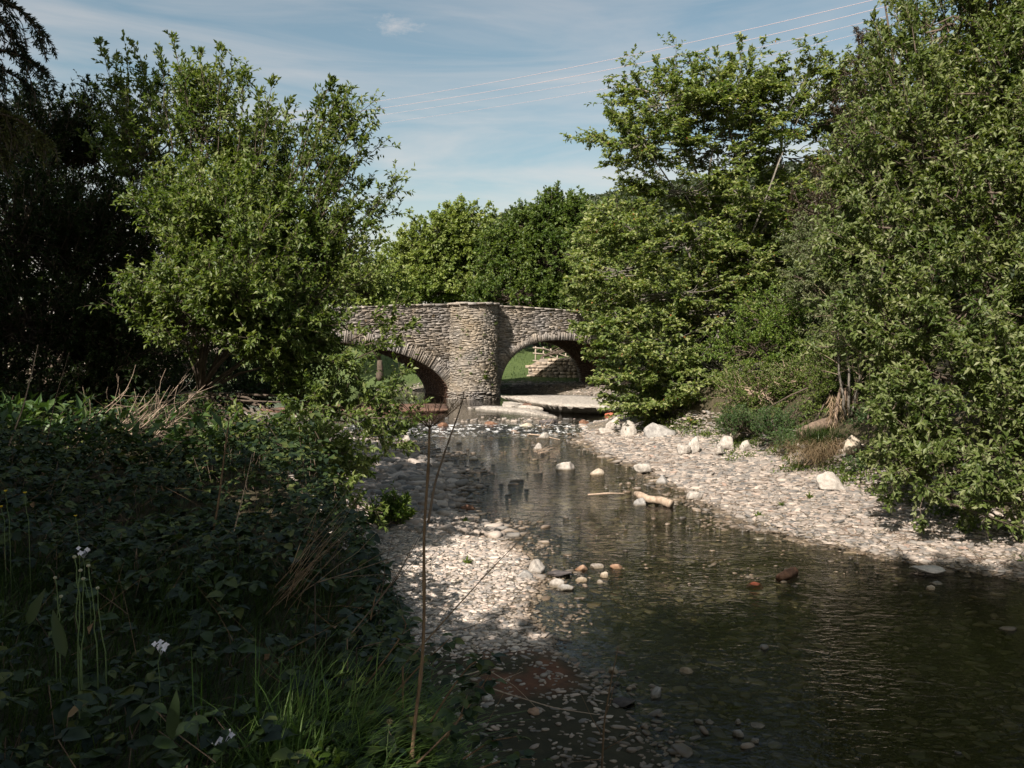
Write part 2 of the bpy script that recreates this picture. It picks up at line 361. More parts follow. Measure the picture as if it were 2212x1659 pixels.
fo = mth(nt, 'MULTIPLY', rap, mrange(nt, noise(nt, 5, 5, .75, sc((1, .6, 1))), .53, .63), clamp=True)
x2 = N(nt, 'ShaderNodeMixShader'); nt.links.new(mth(nt, 'MULTIPLY', fo, .85), x2.inputs[0]); nt.links.new(x.outputs[0], x2.inputs[1]); nt.links.new(df.outputs[0], x2.inputs[2])
nt.links.new(x2.outputs[0], o.inputs[0])

# bridge stone
def masonry(name, cols, lichen=.0):
    m, nt, o = newmat(name); w = wpos(nt)
    c = ramp(nt, [(i/(len(cols)-1), cc) for i, cc in enumerate(cols)], island(nt)).outputs[0]
    n = noise(nt, 7, 6, .7, w); n2 = noise(nt, .8, 4, .6, w)
    c = mixc(nt, mrange(nt, n, .3, .7), mixc(nt, 1.0, c, (.6, .6, .62), 'MULTIPLY'), c)
    c = mixc(nt, mrange(nt, n2, .35, .7), c, mixc(nt, 1.0, c, (1.15, 1.02, .82), 'MULTIPLY'))
    if lichen: c = mixc(nt, mth(nt, 'MULTIPLY', mrange(nt, noise(nt, 4.5, 4, .7, w), .62, .68), lichen), c, (.62, .58, .52))
    princ(nt, o, c, .9, .2, bump(nt, n, .8, .04)); return m
M['slate'] = masonry('slate_rubble', [(.15, .145, .14), (.225, .21, .198), (.28, .262, .245), (.34, .32, .30), (.245, .235, .225), (.42, .395, .365)], .8)
M['buff'] = masonry('buff_rubble', [(.20, .187, .165), (.28, .26, .228), (.32, .297, .262), (.37, .345, .31), (.25, .235, .213), (.31, .285, .245)], .35)
M['mortar'] = masonry('old_mortar', [(.21, .19, .165), (.25, .22, .19)])
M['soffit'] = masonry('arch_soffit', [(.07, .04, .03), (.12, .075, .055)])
M['block'] = masonry('pale_block', [(.38, .33, .27), (.48, .42, .35), (.42, .37, .31)], .4)

# ------------------------------------------------------------------ terrain
def pl(y, pts): p = np.array(pts); return np.interp(y, p[:, 0], p[:, 1])
XR = [(-12, 18), (0, 14), (5, 11), (8, 8.2), (10, 6.45), (11.1, 5.1), (12.4, 4.25), (13.9, 3.7), (15.8, 3.5), (18.9, 3.2), (22.2, 2.4), (25.4, 2.1), (28.9, 2.6), (31, 3.6), (36, 5.2), (45, 5.5), (47.5, 3), (49.5, -4), (52, -9), (60, -16), (90, -35), (200, -90)]
XL = [(-12, 5), (0, 3), (3, 2.2), (5.7, 1.25), (6.9, .95), (7.6, .62), (8.9, .4), (10.1, .6), (11, .5), (12, .25), (14.3, -.87), (19.7, -1.7), (24, -3), (27, -5.5), (33, -9), (38, -13), (45, -17), (55, -24), (65, -32), (90, -60), (200, -130)]
BR = [(-12, 24), (5, 14), (8, 10.5), (10.5, 7.6), (14, 6.8), (18, 6.5), (22, 6.3), (25, 5.0), (28, 4.5), (33, 4.9), (38, 6.6), (45, 7.2), (47, 8), (49, 40), (200, 40)]
BL = [(-12, 1.2), (0, .45), (2.6, .0), (3.4, -.45), (5.6, -1.05), (7.5, -1.75), (9.6, -2.7), (11.5, -3.8), (14, -5.2), (20, -8), (30, -14), (45, -21), (65, -37), (90, -65), (200, -135)]
def sst(x, a, b): t = np.clip((x-a)/(b-a), 0, 1); return t*t*(3-2*t)
def wlevel(y): return 0.12*sst(y, 26.6, 28.6)
_tr = rs(5); _tk = _tr.normal(size=(24, 2)); _tp = _tr.uniform(0, 6.28, 24)
def fbm(x, y, s=1.0):
    o = 0
    for i in range(24):
        f = 2**(i/6.0)*s; k = _tk[i]/np.hypot(*_tk[i]); o = o + np.sin((x*k[0]+y*k[1])*f+_tp[i])*.5**(i/6.0)
    return o/4
def height(x, y):
    x = np.asarray(x, float); y = np.asarray(y, float)
    xr, xl, br, bl = pl(y, XR), pl(y, XL), pl(y, BR), pl(y, BL); br = np.maximum(br, xr+.8); bl = np.minimum(bl, xl-.8)
    wl = wlevel(y)
    din = np.minimum(x-xl, xr-x)                       # >0 in the stream
    n = fbm(x, y, .9)
    bed = wl - .04 - .26*sst(din, 0, 2.2) + n*.05
    dR = x-xr; dL = xl-x
    bar = wl + np.where(dR > 0, .03+.10*np.minimum(dR, 4.0)*1.0, .02+.06*np.minimum(np.maximum(dL, 0), 4.0)) + n*.03
    h = np.where(din > 0, bed, bar)
    # blend shore
    h = np.where((din <= 0), bar*sst(-din, -.05, .35)+(wl-.03)*(1-sst(-din, -.05, .35)), h)
    rb = sst(x-br, -.35, 1.6)*(1.45) + sst(x-br, 1.5, 14)*1.3
    topL = 1.42 + np.clip(-(x+1), 0, 8)*.055 + .1*n
    nearL = sst(y, 30, 22)
    lb = sst(bl-x, -.75, .15)
    mud = sst(y, 7.75, 7.2)*sst(x-bl, -.3, .3)*(x < xl)
    h = h*(1-mud)+mud*np.minimum(h, .012+.018*n+.012*np.clip(xl-x, 0, 2))
    h = h + np.where(x > (xr+xl)/2, rb*sst(y, -40, 2), 0)
    hl = np.where(nearL > 0, topL, 1.2+.1*n)
    h = np.where(x < (xr+xl)/2, h*(1-lb)+hl*lb, h)
    # beyond the bridge: meadow bank
    far = sst(y, 50.5, 63)*2.5*sst(x-xr, .3, 3)
    h = h + np.where(x > (xr+xl)/2, far, 0)
    h = h + np.where(y > 90, (y-90)*.012, 0) + .25*fbm(x*.2, y*.2)*sst(np.maximum(np.abs(x), y), 40, 90)
    # rim slightly down towards far horizon keeps the horizon below the eye
    return h
def gcoord(a, b, fine, lim, g=1.07):
    c = list(np.arange(a, b, fine)); s = fine; v = c[-1]
    while v < lim[1]: s *= g; v += s; c.append(v)
    s = fine; v = a; pre = []
    while v > lim[0]: s *= g; v -= s; pre.append(v)
    return np.array(pre[::-1]+c)
gx = gcoord(-7, 9, .09, (-1500, 1500)); gy = gcoord(2, 31, .1, (-150, 2500), 1.05)
XX, YY = np.meshgrid(gx, gy); HH = height(XX, YY)
nx, ny = len(gx), len(gy); idx = np.arange(nx*ny).reshape(ny, nx)
quads = np.stack([idx[:-1, :-1], idx[:-1, 1:], idx[1:, 1:], idx[1:, :-1]], -1).reshape(-1, 4)
_xr, _xl, _br, _bl = pl(YY, XR), pl(YY, XL), np.maximum(pl(YY, BR), pl(YY, XR)+.8), np.minimum(pl(YY, BL), pl(YY, XL)-.8)
nz = fbm(XX*2, YY*2)
gravel = sst(_br+.25*nz-XX, -.1, .35)*sst(XX-_bl+.25*nz, .1, .7)*(1-sst(YY, 7.9, 7.3)*(XX < _xl+.6))
gravel = gravel*(1-sst(YY, 50.8, 52.2)); grass = (1-gravel)*np.where(YY > 44, 1, .15) ; grass = np.where((YY > 44) & (YY < 80) & (XX < 0) & (XX > -22), np.maximum(grass, sst(HH, .25, .5)), grass)
red = sst(np.hypot((XX-.1)/.6, (YY-7.2)/.6)+.3*nz, 1.1, .55)*sst(HH, -.01, .02)*.75*sst(fbm(XX*6, YY*6), -.5, .3)
zone = np.stack([gravel, grass, red, np.ones_like(red)], -1)
tag(mk('ground', np.stack([XX, YY, HH], -1), quads, M['ground'], smooth=True, attr={'zone': zone.reshape(-1, 4)}), kind='structure')

# water sheet
wx = np.arange(-40, 22, .5); wy = np.concatenate([np.arange(-12, 25.5, .5), np.arange(25.5, 30, .1), np.arange(30, 110, 1.0)])
WX, WY = np.meshgrid(wx, wy); WZ = wlevel(WY)
WZ = WZ + .02*fbm(WX*7, WY*7)*sst(WY, 25, 27)*sst(WY, 29.5, 28.6)
i2 = np.arange(WX.size).reshape(WX.shape); q2 = np.stack([i2[:-1, :-1], i2[:-1, 1:], i2[1:, 1:], i2[1:, :-1]], -1).reshape(-1, 4)
tag(mk('water', np.stack([WX, WY, WZ], -1), q2, M['water'], smooth=True), kind='structure')

# ------------------------------------------------------------------ stones
def slates(P, S, rot, tilt, r):
    """n flat angular stones. S (n,3) half sizes"""
    n = len(P); k = 7
    a = (np.arange(k)/k*2*math.pi)[None] + r.uniform(-.3, .3, (n, k))
    rad = r.uniform(.72, 1.12, (n, k))
    cx, cy = np.cos(a)*rad, np.sin(a)*rad
    sh = r.uniform(.62, .88, (n, 1))
    lo = np.stack([cx*.9, cy*.9, np.full_like(cx, -.9)], -1)
    mi = np.stack([cx, cy, r.uniform(-.1, .5, (n, k))], -1)
    to = np.stack([cx*sh, cy*sh, .85+r.uniform(-.2, .15, (n, k))], -1)
    ce = np.stack([r.uniform(-.2, .2, n), r.uniform(-.2, .2, n), r.uniform(.9, 1.15, n)], -1)[:, None]
    V = np.concatenate([lo, mi, to, ce], 1)*S[:, None]
    # tilt about random horizontal axis
    ta = r.uniform(0, 2*math.pi, n); ax = np.stack([np.cos(ta), np.sin(ta), 0*ta], -1)[:, None]; th = tilt[:, None, None]
    V = V*np.cos(th) + np.cross(np.broadcast_to(ax, V.shape), V)*np.sin(th) + ax*(V*ax).sum(-1, keepdims=True)*(1-np.cos(th))
    c, s = np.cos(rot)[:, None], np.sin(rot)[:, None]
    V = np.stack([V[..., 0]*c-V[..., 1]*s, V[..., 0]*s+V[..., 1]*c, V[..., 2]], -1) + P[:, None]
    b = np.arange(n)[:, None]*22; fs4 = []; fs3 = []
    for i in range(k):
        j = (i+1) % k
        fs4.append(b+np.array([i, j, k+j, k+i])); fs4.append(b+np.array([k+i, k+j, 2*k+j, 2*k+i])); fs3.append(b+np.array([2*k+i, 2*k+j, 3*k]))
    return V.reshape(-1, 3), np.concatenate(fs4), np.concatenate(fs3)
def scatter(r, n, x0, x1, y0, y1, pw=1.0):
    y = y0+(y1-y0)*r.uniform(0, 1, n)**pw; x = r.uniform(x0, x1, n); return x, y
def gravel_field(name, seed, n, box, sel, smin, smax, mat, label, sink=.25, flat=(.12, .3), pw=1.4):
    r = rs(seed); x, y = scatter(r, n, *box, pw=pw); k = sel(x, y); x, y = x[k], y[k]; n = len(x)
    s = smin*(smax/smin)**(r.uniform(0, 1, n)**1.9); s *= np.clip(y/13, .75, 1.35)
    S = np.stack([s*r.uniform(.95, 1.7, n), s*r.uniform(.55, .95, n), s*r.uniform(*flat, n)], -1)
    P = np.stack([x, y, height(x, y)+S[:, 2]*(1-sink)*r.uniform(.2, 1.3, n)], -1)
    a = Acc(); a.add(*slates(P, S, r.normal(.1, .75, n), np.abs(r.normal(0, .2, n)), r))
    return tag(a.mk(name, mat), label, kind='stuff', cat='gravel')
def selR(x, y):
    d = x-pl(y, XR); return (d > -.35) & (x < np.maximum(pl(y, BR), pl(y, XR)+.8)+.5)
def selL(x, y):
    d = pl(y, XL)-x; u = np.random.RandomState(8).uniform(0, 1, len(x)); return (d > -.3) & (x > pl(y, BL)-.1) & (u < .16+.84*sst(y+.35*fbm(x*3, y*3), 7.3, 8.0))
def selB(x, y):
    return (x < pl(y, XR)+.1) & (x > pl(y, XL)-.1)
gravel_field('gravel_bank', 11, 60000, (1.5, 10, 8, 27.5), selR, .024, .085, M['gravel'], 'grey and cream slaty shingle of the right bank')
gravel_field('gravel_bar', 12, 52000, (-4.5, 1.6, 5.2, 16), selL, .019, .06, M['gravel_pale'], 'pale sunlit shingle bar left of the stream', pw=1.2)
gravel_field('gravel_shore', 13, 9000, (-14, 0, 16, 32), selL, .03, .10, M['gravel'], 'shingle of the left shore under the willow branches', pw=1.0)
gravel_field('shore_cobbles', 18, 5200, (-5, 1.6, 12.3, 21), selL, .05, .15, M['gravel'], 'large flat shaded cobbles of the left shore above the shingle bar', pw=1.0, flat=(.25, .45))
gravel_field('river_bed_stones', 14, 26000, (-9, 12, 4.5, 29), selB, .025, .12, M['bedstone'], 'brown and olive stones on the bed of the stream', sink=.6, pw=1.3)
gravel_field('gravel_upstream', 15, 26000, (-14, 8, 29, 52), lambda x, y: ((x > pl(y, XR)-.4) & (x < pl(y, BR)+1)) | ((y > 42) & (x > -7) & (x < -3)) | ((y > 45) & (y < 52) & (x > pl(y, XR)-.2)), .03, .09, M['gravel'], 'pale shingle on the shore below the bridge', pw=1.0)
# emergent stones around the margins and riffles
def selE(x, y):
    xlq = pl(y, XL)
    d1 = x-pl(y, XL); d2 = pl(y, XR)-x
    m = np.minimum(d1, d2); u = np.random.RandomState(3).uniform(0, 1, len(x))
    return (m > -.2) & (u < np.exp(-np.maximum(m, 0)/.18)*.8+.006+.035*((x < xlq+1.6) & (y > 13.5) & (y < 24))+.02*((y > 26) & (y < 27.6)))
r = rs(31); x, y = scatter(r, 9000, -7, 8, 5, 30); k = selE(x, y); x, y = x[k], y[k]; n = len(x)
s = .035*(3.6)**(r.uniform(0, 1, n)**1.8)*np.clip(y/13, .8, 1.5)
S = np.stack([s*r.uniform(.9, 1.5, n), s*r.uniform(.6, .9, n), s*r.uniform(.2, .4, n)], -1)
a = Acc(); a.add(*slates(np.stack([x, y, wlevel(y)+S[:, 2]*r.uniform(-.7, .3, n)], -1), S, r.normal(.1, .7, n), np.abs(r.normal(0, .18, n)), r))
tag(a.mk('stream_stones', M['gravel']), 'small loose stones breaking the surface along the stream margins', 'gravel', kind='stuff')

r = rs(33); xs_ = []; ys_ = []; ss_ = []
for (u, v, ru, rv, n, s0, s1) in [(1275, 955, 42, 11, 110, .03, .10), (950, 985, 70, 12, 110, .03, .13), (1000, 1022, 55, 12, 90, .03, .13), (1015, 1052, 45, 12, 60, .03, .12), (1100, 1135, 80, 12, 70, .025, .09), (1165, 1175, 30, 22, 60, .02, .07), (1215, 1250, 50, 20, 60, .02, .07),
      (1470, 1080, 70, 18, 80, .03, .09), (1560, 1130, 60, 14, 60, .025, .07), (1390, 1045, 60, 14, 60, .03, .09), (1080, 914, 190, 5, 70, .04, .12), (1210, 945, 90, 14, 40, .03, .10), (1240, 1330, 40, 30, 50, .02, .05), (1200, 1390, 40, 30, 50, .02, .05), (1310, 1480, 90, 40, 60, .02, .05), (1420, 1600, 120, 50, 60, .02, .05),
      (1330, 890, 60, 9, 80, .04, .13), (860, 960, 70, 16, 70, .04, .14), (1500, 1210, 300, 50, 60, .015, .05), (1450, 1120, 200, 40, 40, .02, .06), (1800, 1230, 300, 40, 60, .015, .045), (1120, 985, 120, 30, 30, .03, .09)]:
    uu = u+r.normal(0, ru*.55, n); vv = v+r.normal(0, rv*.55, n)
    P_ = np.array([G(a_, max(b_, 850), 0) for a_, b_ in zip(uu, vv)]); xs_ += list(P_[:, 0]); ys_ += list(P_[:, 1]); ss_ += list(s0*(s1/s0)**(r.uniform(0, 1, n)**1.6))
x = np.array(xs_); y = np.array(ys_); s = np.array(ss_); n = len(x)
S = np.stack([s*r.uniform(.9, 1.6, n), s*r.uniform(.5, .9, n), s*r.uniform(.2, .45, n)], -1)
a = Acc(); a.add(*slates(np.stack([x, y, np.maximum(wlevel(y), height(x, y))+S[:, 2]*r.uniform(-.5, .5, n)], -1), S, r.normal(.1, .6, n), np.abs(r.normal(0, .15, n)), r))
tag(a.mk('riffle_stones', M['gravel']), 'flat slaty stones clustered in the riffles and along the water edges', 'gravel', kind='stuff')
_bn = rs(77)
def boulder(label, u, v, w, h, mat, z=0.0, kind='round', seed=None, name='boulder', cat='boulder', rot=None, sub=4, group='boulders along the stream', y=None, depthf=.8):
    """(u,v): centre of its foot line, w x h its size in the view"""
    r = rs(seed if seed is not None else int(_bn.randint(1e6)))
    if y is None: p = G(u, v+h/2, z)
    else: p = W(u, v+h/2, y); 
    d = p[1]; hw = w/F*d/2; hh = h/F*d; hh = max(hh*.5, hh-2*hw*depthf*(CAMZ/d)*.38)
    V, Fc = ico(sub); V = V.copy()
    f = lump(V, r, 14, .28, 3)
    if kind != 'round' or 1:
        pk = rnd(r, 11); lim = r.uniform(.52, .86, 11) if kind != 'round' else r.uniform(.8, .97, 11)
        dd = V@pk.T; f = np.minimum(f, np.min(np.where(dd > .05, lim/np.maximum(dd, .05), 9), 1))
    f = f*(1+.035*np.sin(V@(rnd(r, 1)[0]*9)+1)+.02*np.sin(V@(rnd(r, 1)[0]*21)))
    V = V*f[:, None]
    V[:, 2] = np.where(V[:, 2] < 0, V[:, 2]*.45, V[:, 2])
    V /= np.array([np.abs(V[:, 0]).max(), np.abs(V[:, 1]).max(), V[:, 2].max()])
    V = V*np.array([hw, hw*depthf, hh*1.1])
    t = r.uniform(-.35, .35) if rot is None else rot
    V = np.stack([V[:, 0]*math.cos(t)-V[:, 1]*math.sin(t), V[:, 0]*math.sin(t)+V[:, 1]*math.cos(t), V[:, 2]], -1)
    zz = min(p[2], max(z, float(height(p[0], p[1]))) if y is None else p[2])
    base = np.array([p[0], p[1]+hw*depthf*.6, zz-.2*hh])
    o = mk(name, V+base, Fc, mat, loc=base, smooth=(kind == 'round'))
    return tag(o, label, cat, group)
B = boulder
B('small white boulder standing alone in mid stream below the rapids', 1163, 963, 28, 17, M['b_white'], kind='cut')
B('pale wedge shaped boulder in mid stream with its high end to the right', 1222, 1005, 44, 22, M['b_white'], kind='cut', seed=8)
B('smooth cream boulder in mid stream right of the wedge shaped one', 1290, 1018, 34, 17, M['b_cream'])
B('small white stone in the stream near the left shingle', 1022, 989, 22, 10, M['b_white'])
B('white angular block at the left edge of the rapids', 876, 941, 30, 18, M['b_white'], z=.05, kind='cut')
B('small pale stone left of the lone white mid stream boulder', 991, 954, 18, 9, M['b_white'])
B('white rock pile top by the right end of the rapids', 1328, 908, 42, 24, M['b_white'], z=.25, kind='cut')
B('flat white block at the foot of the white rocks by the right bank', 1312, 930, 42, 16, M['b_white'], z=.1, kind='cut')
B('tall pitted white boulder in front of the dark overhanging leaves', 1366, 922, 52, 38, M['b_white'], z=.2, kind='cut', seed=21)
B('large grey boulder in the shade under the overhanging tree', 1432, 924, 80, 34, M['b_grey'], z=.3, kind='cut', seed=5)
B('white pointed boulder on the shingle with a white slab before it', 1497, 953, 34, 30, M['b_white'], z=.35, kind='cut', seed=13)
B('low white slab lying in front of the pointed boulder', 1482, 966, 34, 14, M['b_white'], z=.32, kind='cut')
B('biggest stone of the white heap at the foot of the green bank', 1570, 950, 40, 26, M['b_white'], z=.42, kind='cut')
B('rounded white stone at the right end of the white heap', 1612, 958, 30, 20, M['b_white'], z=.42, kind='cut')
B('white stone at the near left of the white heap', 1556, 966, 26, 14, M['b_white'], z=.4, kind='cut')
B('small cream stone leaning at the back of the white heap', 1590, 937, 36, 16, M['b_cream'], z=.5, kind='cut')
B('large pale boulder with a dark hollow on the right shingle', 1800, 1031, 66, 36, M['b_white'], z=.38, kind='cut', seed=44)
B('buff boulder half hidden by leaves behind the dry grass tuft', 1846, 950, 40, 30, M['b_cream'], z=.95, seed=3)
B('cream stone on the right shingle beside the dry grass tuft', 1862, 1000, 24, 22, M['b_cream'], z=.5, kind='cut')
B('large pale slab tilted on the point of the left shingle bar', 1157, 1220, 46, 30, M['b_white'], z=.04, kind='cut', seed=9)
B('grey slab leaning on the pale slab of the left shingle bar', 1132, 1236, 46, 20, M['b_grey'], z=.06, kind='cut')
B('long dark slate lying at the water edge beside the pale slabs', 1211, 1236, 62, 12, M['b_dark'], z=.03, kind='cut')
B('orange stone in the stream, left one of a row of three', 1254, 1225, 34, 14, M['b_orange'], kind='cut')
B('white flat stone in the stream, middle one of a row of three', 1290, 1222, 34, 11, M['b_white'], kind='cut')
B('rusty orange stone in the stream, right one of a row of three', 1334, 1223, 32, 12, M['b_orange'], kind='cut')
B('round yellowish stone in the stream below the row of three', 1306, 1240, 20, 15, M['b_cream'])
B('little white oval stone in the stream below the yellowish one', 1296, 1255, 18, 9, M['b_white'])
B('flat tan stone in the shallows right of the dark slate', 1252, 1251, 36, 12, M['b_cream'], kind='cut')
B('pale rounded stone at the tip of the left shingle bar', 1203, 1256, 34, 18, M['b_white'], z=.02)
B('grey stone at the water edge below the dark slate', 1222, 1266, 40, 14, M['b_grey'], z=.02, kind='cut')
B('dark red brown wet boulder at the left edge of the fast water', 1011, 1096, 42, 18, M['b_brown'], z=-.02, seed=71)
B('tan rounded stone at the head of the left shingle bar', 1080, 1132, 40, 16, M['b_cream'], z=.0, kind='cut')
B('little white cube shaped stone at the head of the left shingle bar', 1038, 1138, 16, 14, M['b_white'], z=.03, kind='cut')
B('grey stone under the near end of the bleached driftwood log', 1381, 1083, 32, 20, M['b_grey'], z=.0)
B('white stone at the water edge right of the driftwood log', 1502, 1066, 40, 16, M['b_white'], z=.05, kind='cut')
B('pale stone half in the water on the edge of the right shingle', 1430, 1033, 44, 20, M['b_grey'], z=.03, kind='cut')
B('whitish slab at the top edge of the right shingle by the stream', 1392, 1006, 46, 18, M['b_white'], z=.08, kind='cut')
B('big flat grey slab where the right shingle meets the water', 2010, 1226, 78, 14, M['b_grey'], z=.05, kind='cut')
B('yellow round stone in the shallows near the flat grey slab', 2011, 1268, 22, 12, M['b_cream'])
B('grey oval stone in the shallows near the flat grey slab', 2027, 1258, 30, 9, M['b_grey'])
B('brick red stone just under the clear water', 1632, 1262, 40, 14, M['b_red'], z=-.03)
B('yellow tinted stone in the dark shaded water', 1484, 1447, 34, 14, M['b_cream'], kind='cut')
B('bluish grey boulder in the shade at the left water edge', 1416, 1497, 42, 28, M['b_grey'], z=-.02, kind='cut', rot=.5)
B('long narrow dark slab beside the bluish grey boulder', 1352, 1514, 62, 13, M['b_dark'], z=.02, kind='cut', rot=.45)
B('left one of two grey stones lying close together in the shade', 1510, 1556, 26, 12, M['b_grey'], kind='cut')
B('right one of two grey stones lying close together in the shade', 1534, 1559, 28, 11, M['b_grey'], kind='cut')
B('upright grey stone in the shaded water left of two flat ones', 1597, 1582, 26, 18, M['b_grey'])
B('flat grey stone in the shaded water near the upright one', 1640, 1566, 34, 10, M['b_grey'], kind='cut')
B('little pointed grey stone in the shaded water below the flat one', 1632, 1598, 26, 13, M['b_grey'], kind='cut')
B('pinkish stone on the wet red mud', 1154, 1534, 30, 13, M['b_orange'], z=.04, kind='cut')
B('pale grey rounded stone on the red soil beside the brambles', 1052, 1502, 26, 16, M['b_white'], z=.06)
B('cream stone on the mud edge lit by the sun', 1330, 1447, 30, 16, M['b_cream'], z=.0, kind='cut')
B('small grey stone sitting in the shaded shallows', 1595, 1557, 14, 12, M['b_grey'])
B('broad olive stone under the dark water near the right border', 2008, 1443, 44, 8, M['b_grey'], z=-.06)
B('long olive stone under the dark water in the bottom right', 2140, 1592, 54, 8, M['b_grey'], z=-.06)
B('brown rock at the lip of the rapids', 1262, 912, 26, 16, M['b_brown'], z=.06, kind='cut')
B('low brown rock in the rapids right of the tall stalk', 1062, 914, 40, 12, M['b_brown'], z=.06, kind='cut')
B('rusty boulder in the foam at the left of the rapids', 955, 917, 30, 14, M['b_brown'], z=.06)
B('flat tan rock crossing the rapids', 1138, 917, 44, 12, M['b_cream'], z=.06, kind='cut')
B('dark rock at the lip of the rapids beside the flat tan rock', 1186, 908, 44, 12, M['b_dark'], z=.09, kind='cut')
B('small pile of white stones near the rapids', 1176, 940, 30, 16, M['b_white'], z=.0, kind='cut')
B('tiny red brick piece among the stones by the upstream pool', 1316, 893, 22, 7, M['b_red'], z=.16, kind='cut', name='brick', cat='brick')
B('red brick piece lying on the right shingle by the stream', 1413, 967, 14, 10, M['b_red'], z=.12, kind='cut', name='brick', cat='brick')
B('white boulder at the right end of the concrete slab', 1350, 862, 30, 16, M['b_white'], z=.22, kind='cut')
B('white stone on the pool edge below the concrete slab', 1347, 878, 42, 12, M['b_white'], z=.14, kind='cut')
# the eroded slab at the foot of the right arch, sunlit, with a rust stained end
def slabmesh(name, poly, ztop, zbot, mat, parent=None, r=rs(4), taper=.12):
    """poly [(x,y)] irregular thick slab"""
    P = np.array(poly); k = len(P); c = P.mean(0)
    n = 10; pts = []
    for i in range(k):
        for j in range(n): pts.append(P[i]*(1-j/n)+P[(i+1) % k]*(j/n)+r.normal(0, .05, 2))
    pts = np.array(pts); k = len(pts)
    top = np.c_[pts, ztop+r.normal(0, .012, k)]; mid = np.c_[pts+(pts-c)*.01, np.full(k, ztop-.06)]; low = np.c_[pts-(pts-c)*taper, np.full(k, zbot)]
    inn = np.c_[c+(pts-c)*.6, ztop+.03+r.normal(0, .012, k)]; ce = np.array([[c[0], c[1], ztop+.05]])
    V = np.concatenate([low, mid, top, inn, ce]); i = np.arange(k); j = (i+1) % k
    q = np.concatenate([np.stack([i+a*k, j+a*k, j+(a+1)*k, i+(a+1)*k], -1) for a in range(3)]); t = np.stack([i+3*k, j+3*k, np.full(k, 4*k)], -1)
    return mk(name, V, [q, t], mat, parent, loc=None if parent is not None else (c[0], c[1], zbot))
def g2(u, v, z): return tuple(G(u, v, z)[:2])
sl = slabmesh('stone_slab', [g2(1215, 879, .42), g2(1335, 884, .42), g2(1345, 862, .42), g2(1250, 857, .42), g2(1085, 861, .35), g2(1120, 868, .35), g2(1168, 874, .42)], .5, .1, M['slab'], taper=.3)
tag(sl, 'undercut pale concrete slab at the foot of the right arch', 'slab')
sl = slabmesh('stone_slab', [g2(1085, 874, .3), g2(1170, 880, .3), g2(1180, 870, .3), g2(1090, 866, .3)], .27, -.1, M['slab']); tag(sl, 'long low pale ledge running from the pillar towards the slab', 'slab')
sl = slabmesh('stone_slab', [g2(1130, 877, .26), g2(1222, 879, .26), g2(1216, 869, .26), g2(1140, 868, .26)], .33, -.1, M['slab_red']); tag(sl, 'rust stained ledge between the two pale slabs', 'slab')
sl = slabmesh('stone_slab', [g2(560, 884, .25), g2(840, 888, .25), g2(965, 884, .25), g2(960, 872, .25), g2(700, 873, .25)], .25, -.1, M['slab_red']); tag(sl, 'long red brown stone sill across the pool left of the pillar', 'slab')
sl = slabmesh('stone_slab', [g2(1010, 880, .16), g2(1090, 886, .16), g2(1205, 900, .16), g2(1170, 888, .16), g2(1100, 880, .16), g2(1060, 876, .16)], .17, -.1, M['slab']); tag(sl, 'tongue of pale shingle slab below the round pillar', 'slab')

# ------------------------------------------------------------------ stone bridge (s along the face, d into the bridge)
BA = R(-22); BT = np.array([math.cos(BA), -math.sin(BA), 0]); BD = np.array([math.sin(BA), math.cos(BA), 0])*np.array([-1, 1, 0]) if False else np.array([-math.sin(BA)*-1, math.cos(BA), 0])
BD = np.array([math.sin(BA), math.cos(BA), 0]); 
BO = np.array([-2.1, 43.5, 0.0]); BL_ = 5.2
def bp(s, d, z): s, d, z = np.broadcast_arrays(*[np.asarray(q, float) for q in (s, d, z)]); return BO + s[..., None]*BT + d[..., None]*BD + z[..., None]*Z
ARCH = [(-8.3, 7.05, 3.05, 2.0), (5.3, 3.75, 3.16, 2.45)]      # centre, half span, rise, superellipse power
def par(s): return np.interp(s, [-34, -22, -9, -6.6, -4, 0, 3, 7.3, 15, 24, 34], [3.0, 3.9, 4.78, 4.9, 5.1, 5.19, 5.1, 4.89, 4.3, 3.6, 3.0])
def intr(s):
    z = np.full_like(np.asarray(s, float), -.6)
    for c, a, b, p in ARCH:
        t = np.abs((s-c)/a); z = np.where(t < 1, np.maximum(z, .1 + b*(1-np.minimum(t, 1)**p)**(1/p) ), z)
    return z
bridge = thing('stone_bridge', BO, 'old grey slate rubble bridge with two low arches across the stream', 'bridge')
ss = []
for c, a, b, p in ARCH: ss += list(c+a*np.cos(np.linspace(math.pi, 0, 61)))
S_ = np.unique(np.round(np.concatenate([np.arange(-34, 34.1, .5), ss, [c-a-1e-3 for c, a, b, p in ARCH], [c+a+1e-3 for c, a, b, p in ARCH]]), 4))
def shell(d0, d1, topf, mat, name):
    n = len(S_); t = topf(S_); b = intr(S_); a = Acc()
    V = np.stack([bp(S_, d0, b), bp(S_, d0, t), bp(S_, d1, t), bp(S_, d1, b)], 1); i = np.arange(n-1)*4
    q = [np.stack([i+j, i+4+j, i+4+(j+1) % 4, i+(j+1) % 4], -1) for j in range(4)]
    a.add(V, np.concatenate(q), np.array([[0, 1, 2, 3], [4*n-1, 4*n-2, 4*n-3, 4*n-4]]))
    return a
w_ = shell(0, .45, lambda s: par(s)-.03, M['mortar'], 'w'); w2 = shell(BL_-.45, BL_, lambda s: par(s)-.03, M['mortar'], 'w')
w_.add(np.concatenate(w2.V), *w2.F) if False else None
core = Acc()
for sh in (w_, w2):
    base = core.n
    core.V += sh.V; core.F += [f+base for f in sh.F]; core.n += sh.n
core.mk('wall', M['mortar'], bridge)
shell(.452, BL_-.452, lambda s: par(s)-1.0, M['soffit'], 'd').mk('vault', M['soffit'], bridge)

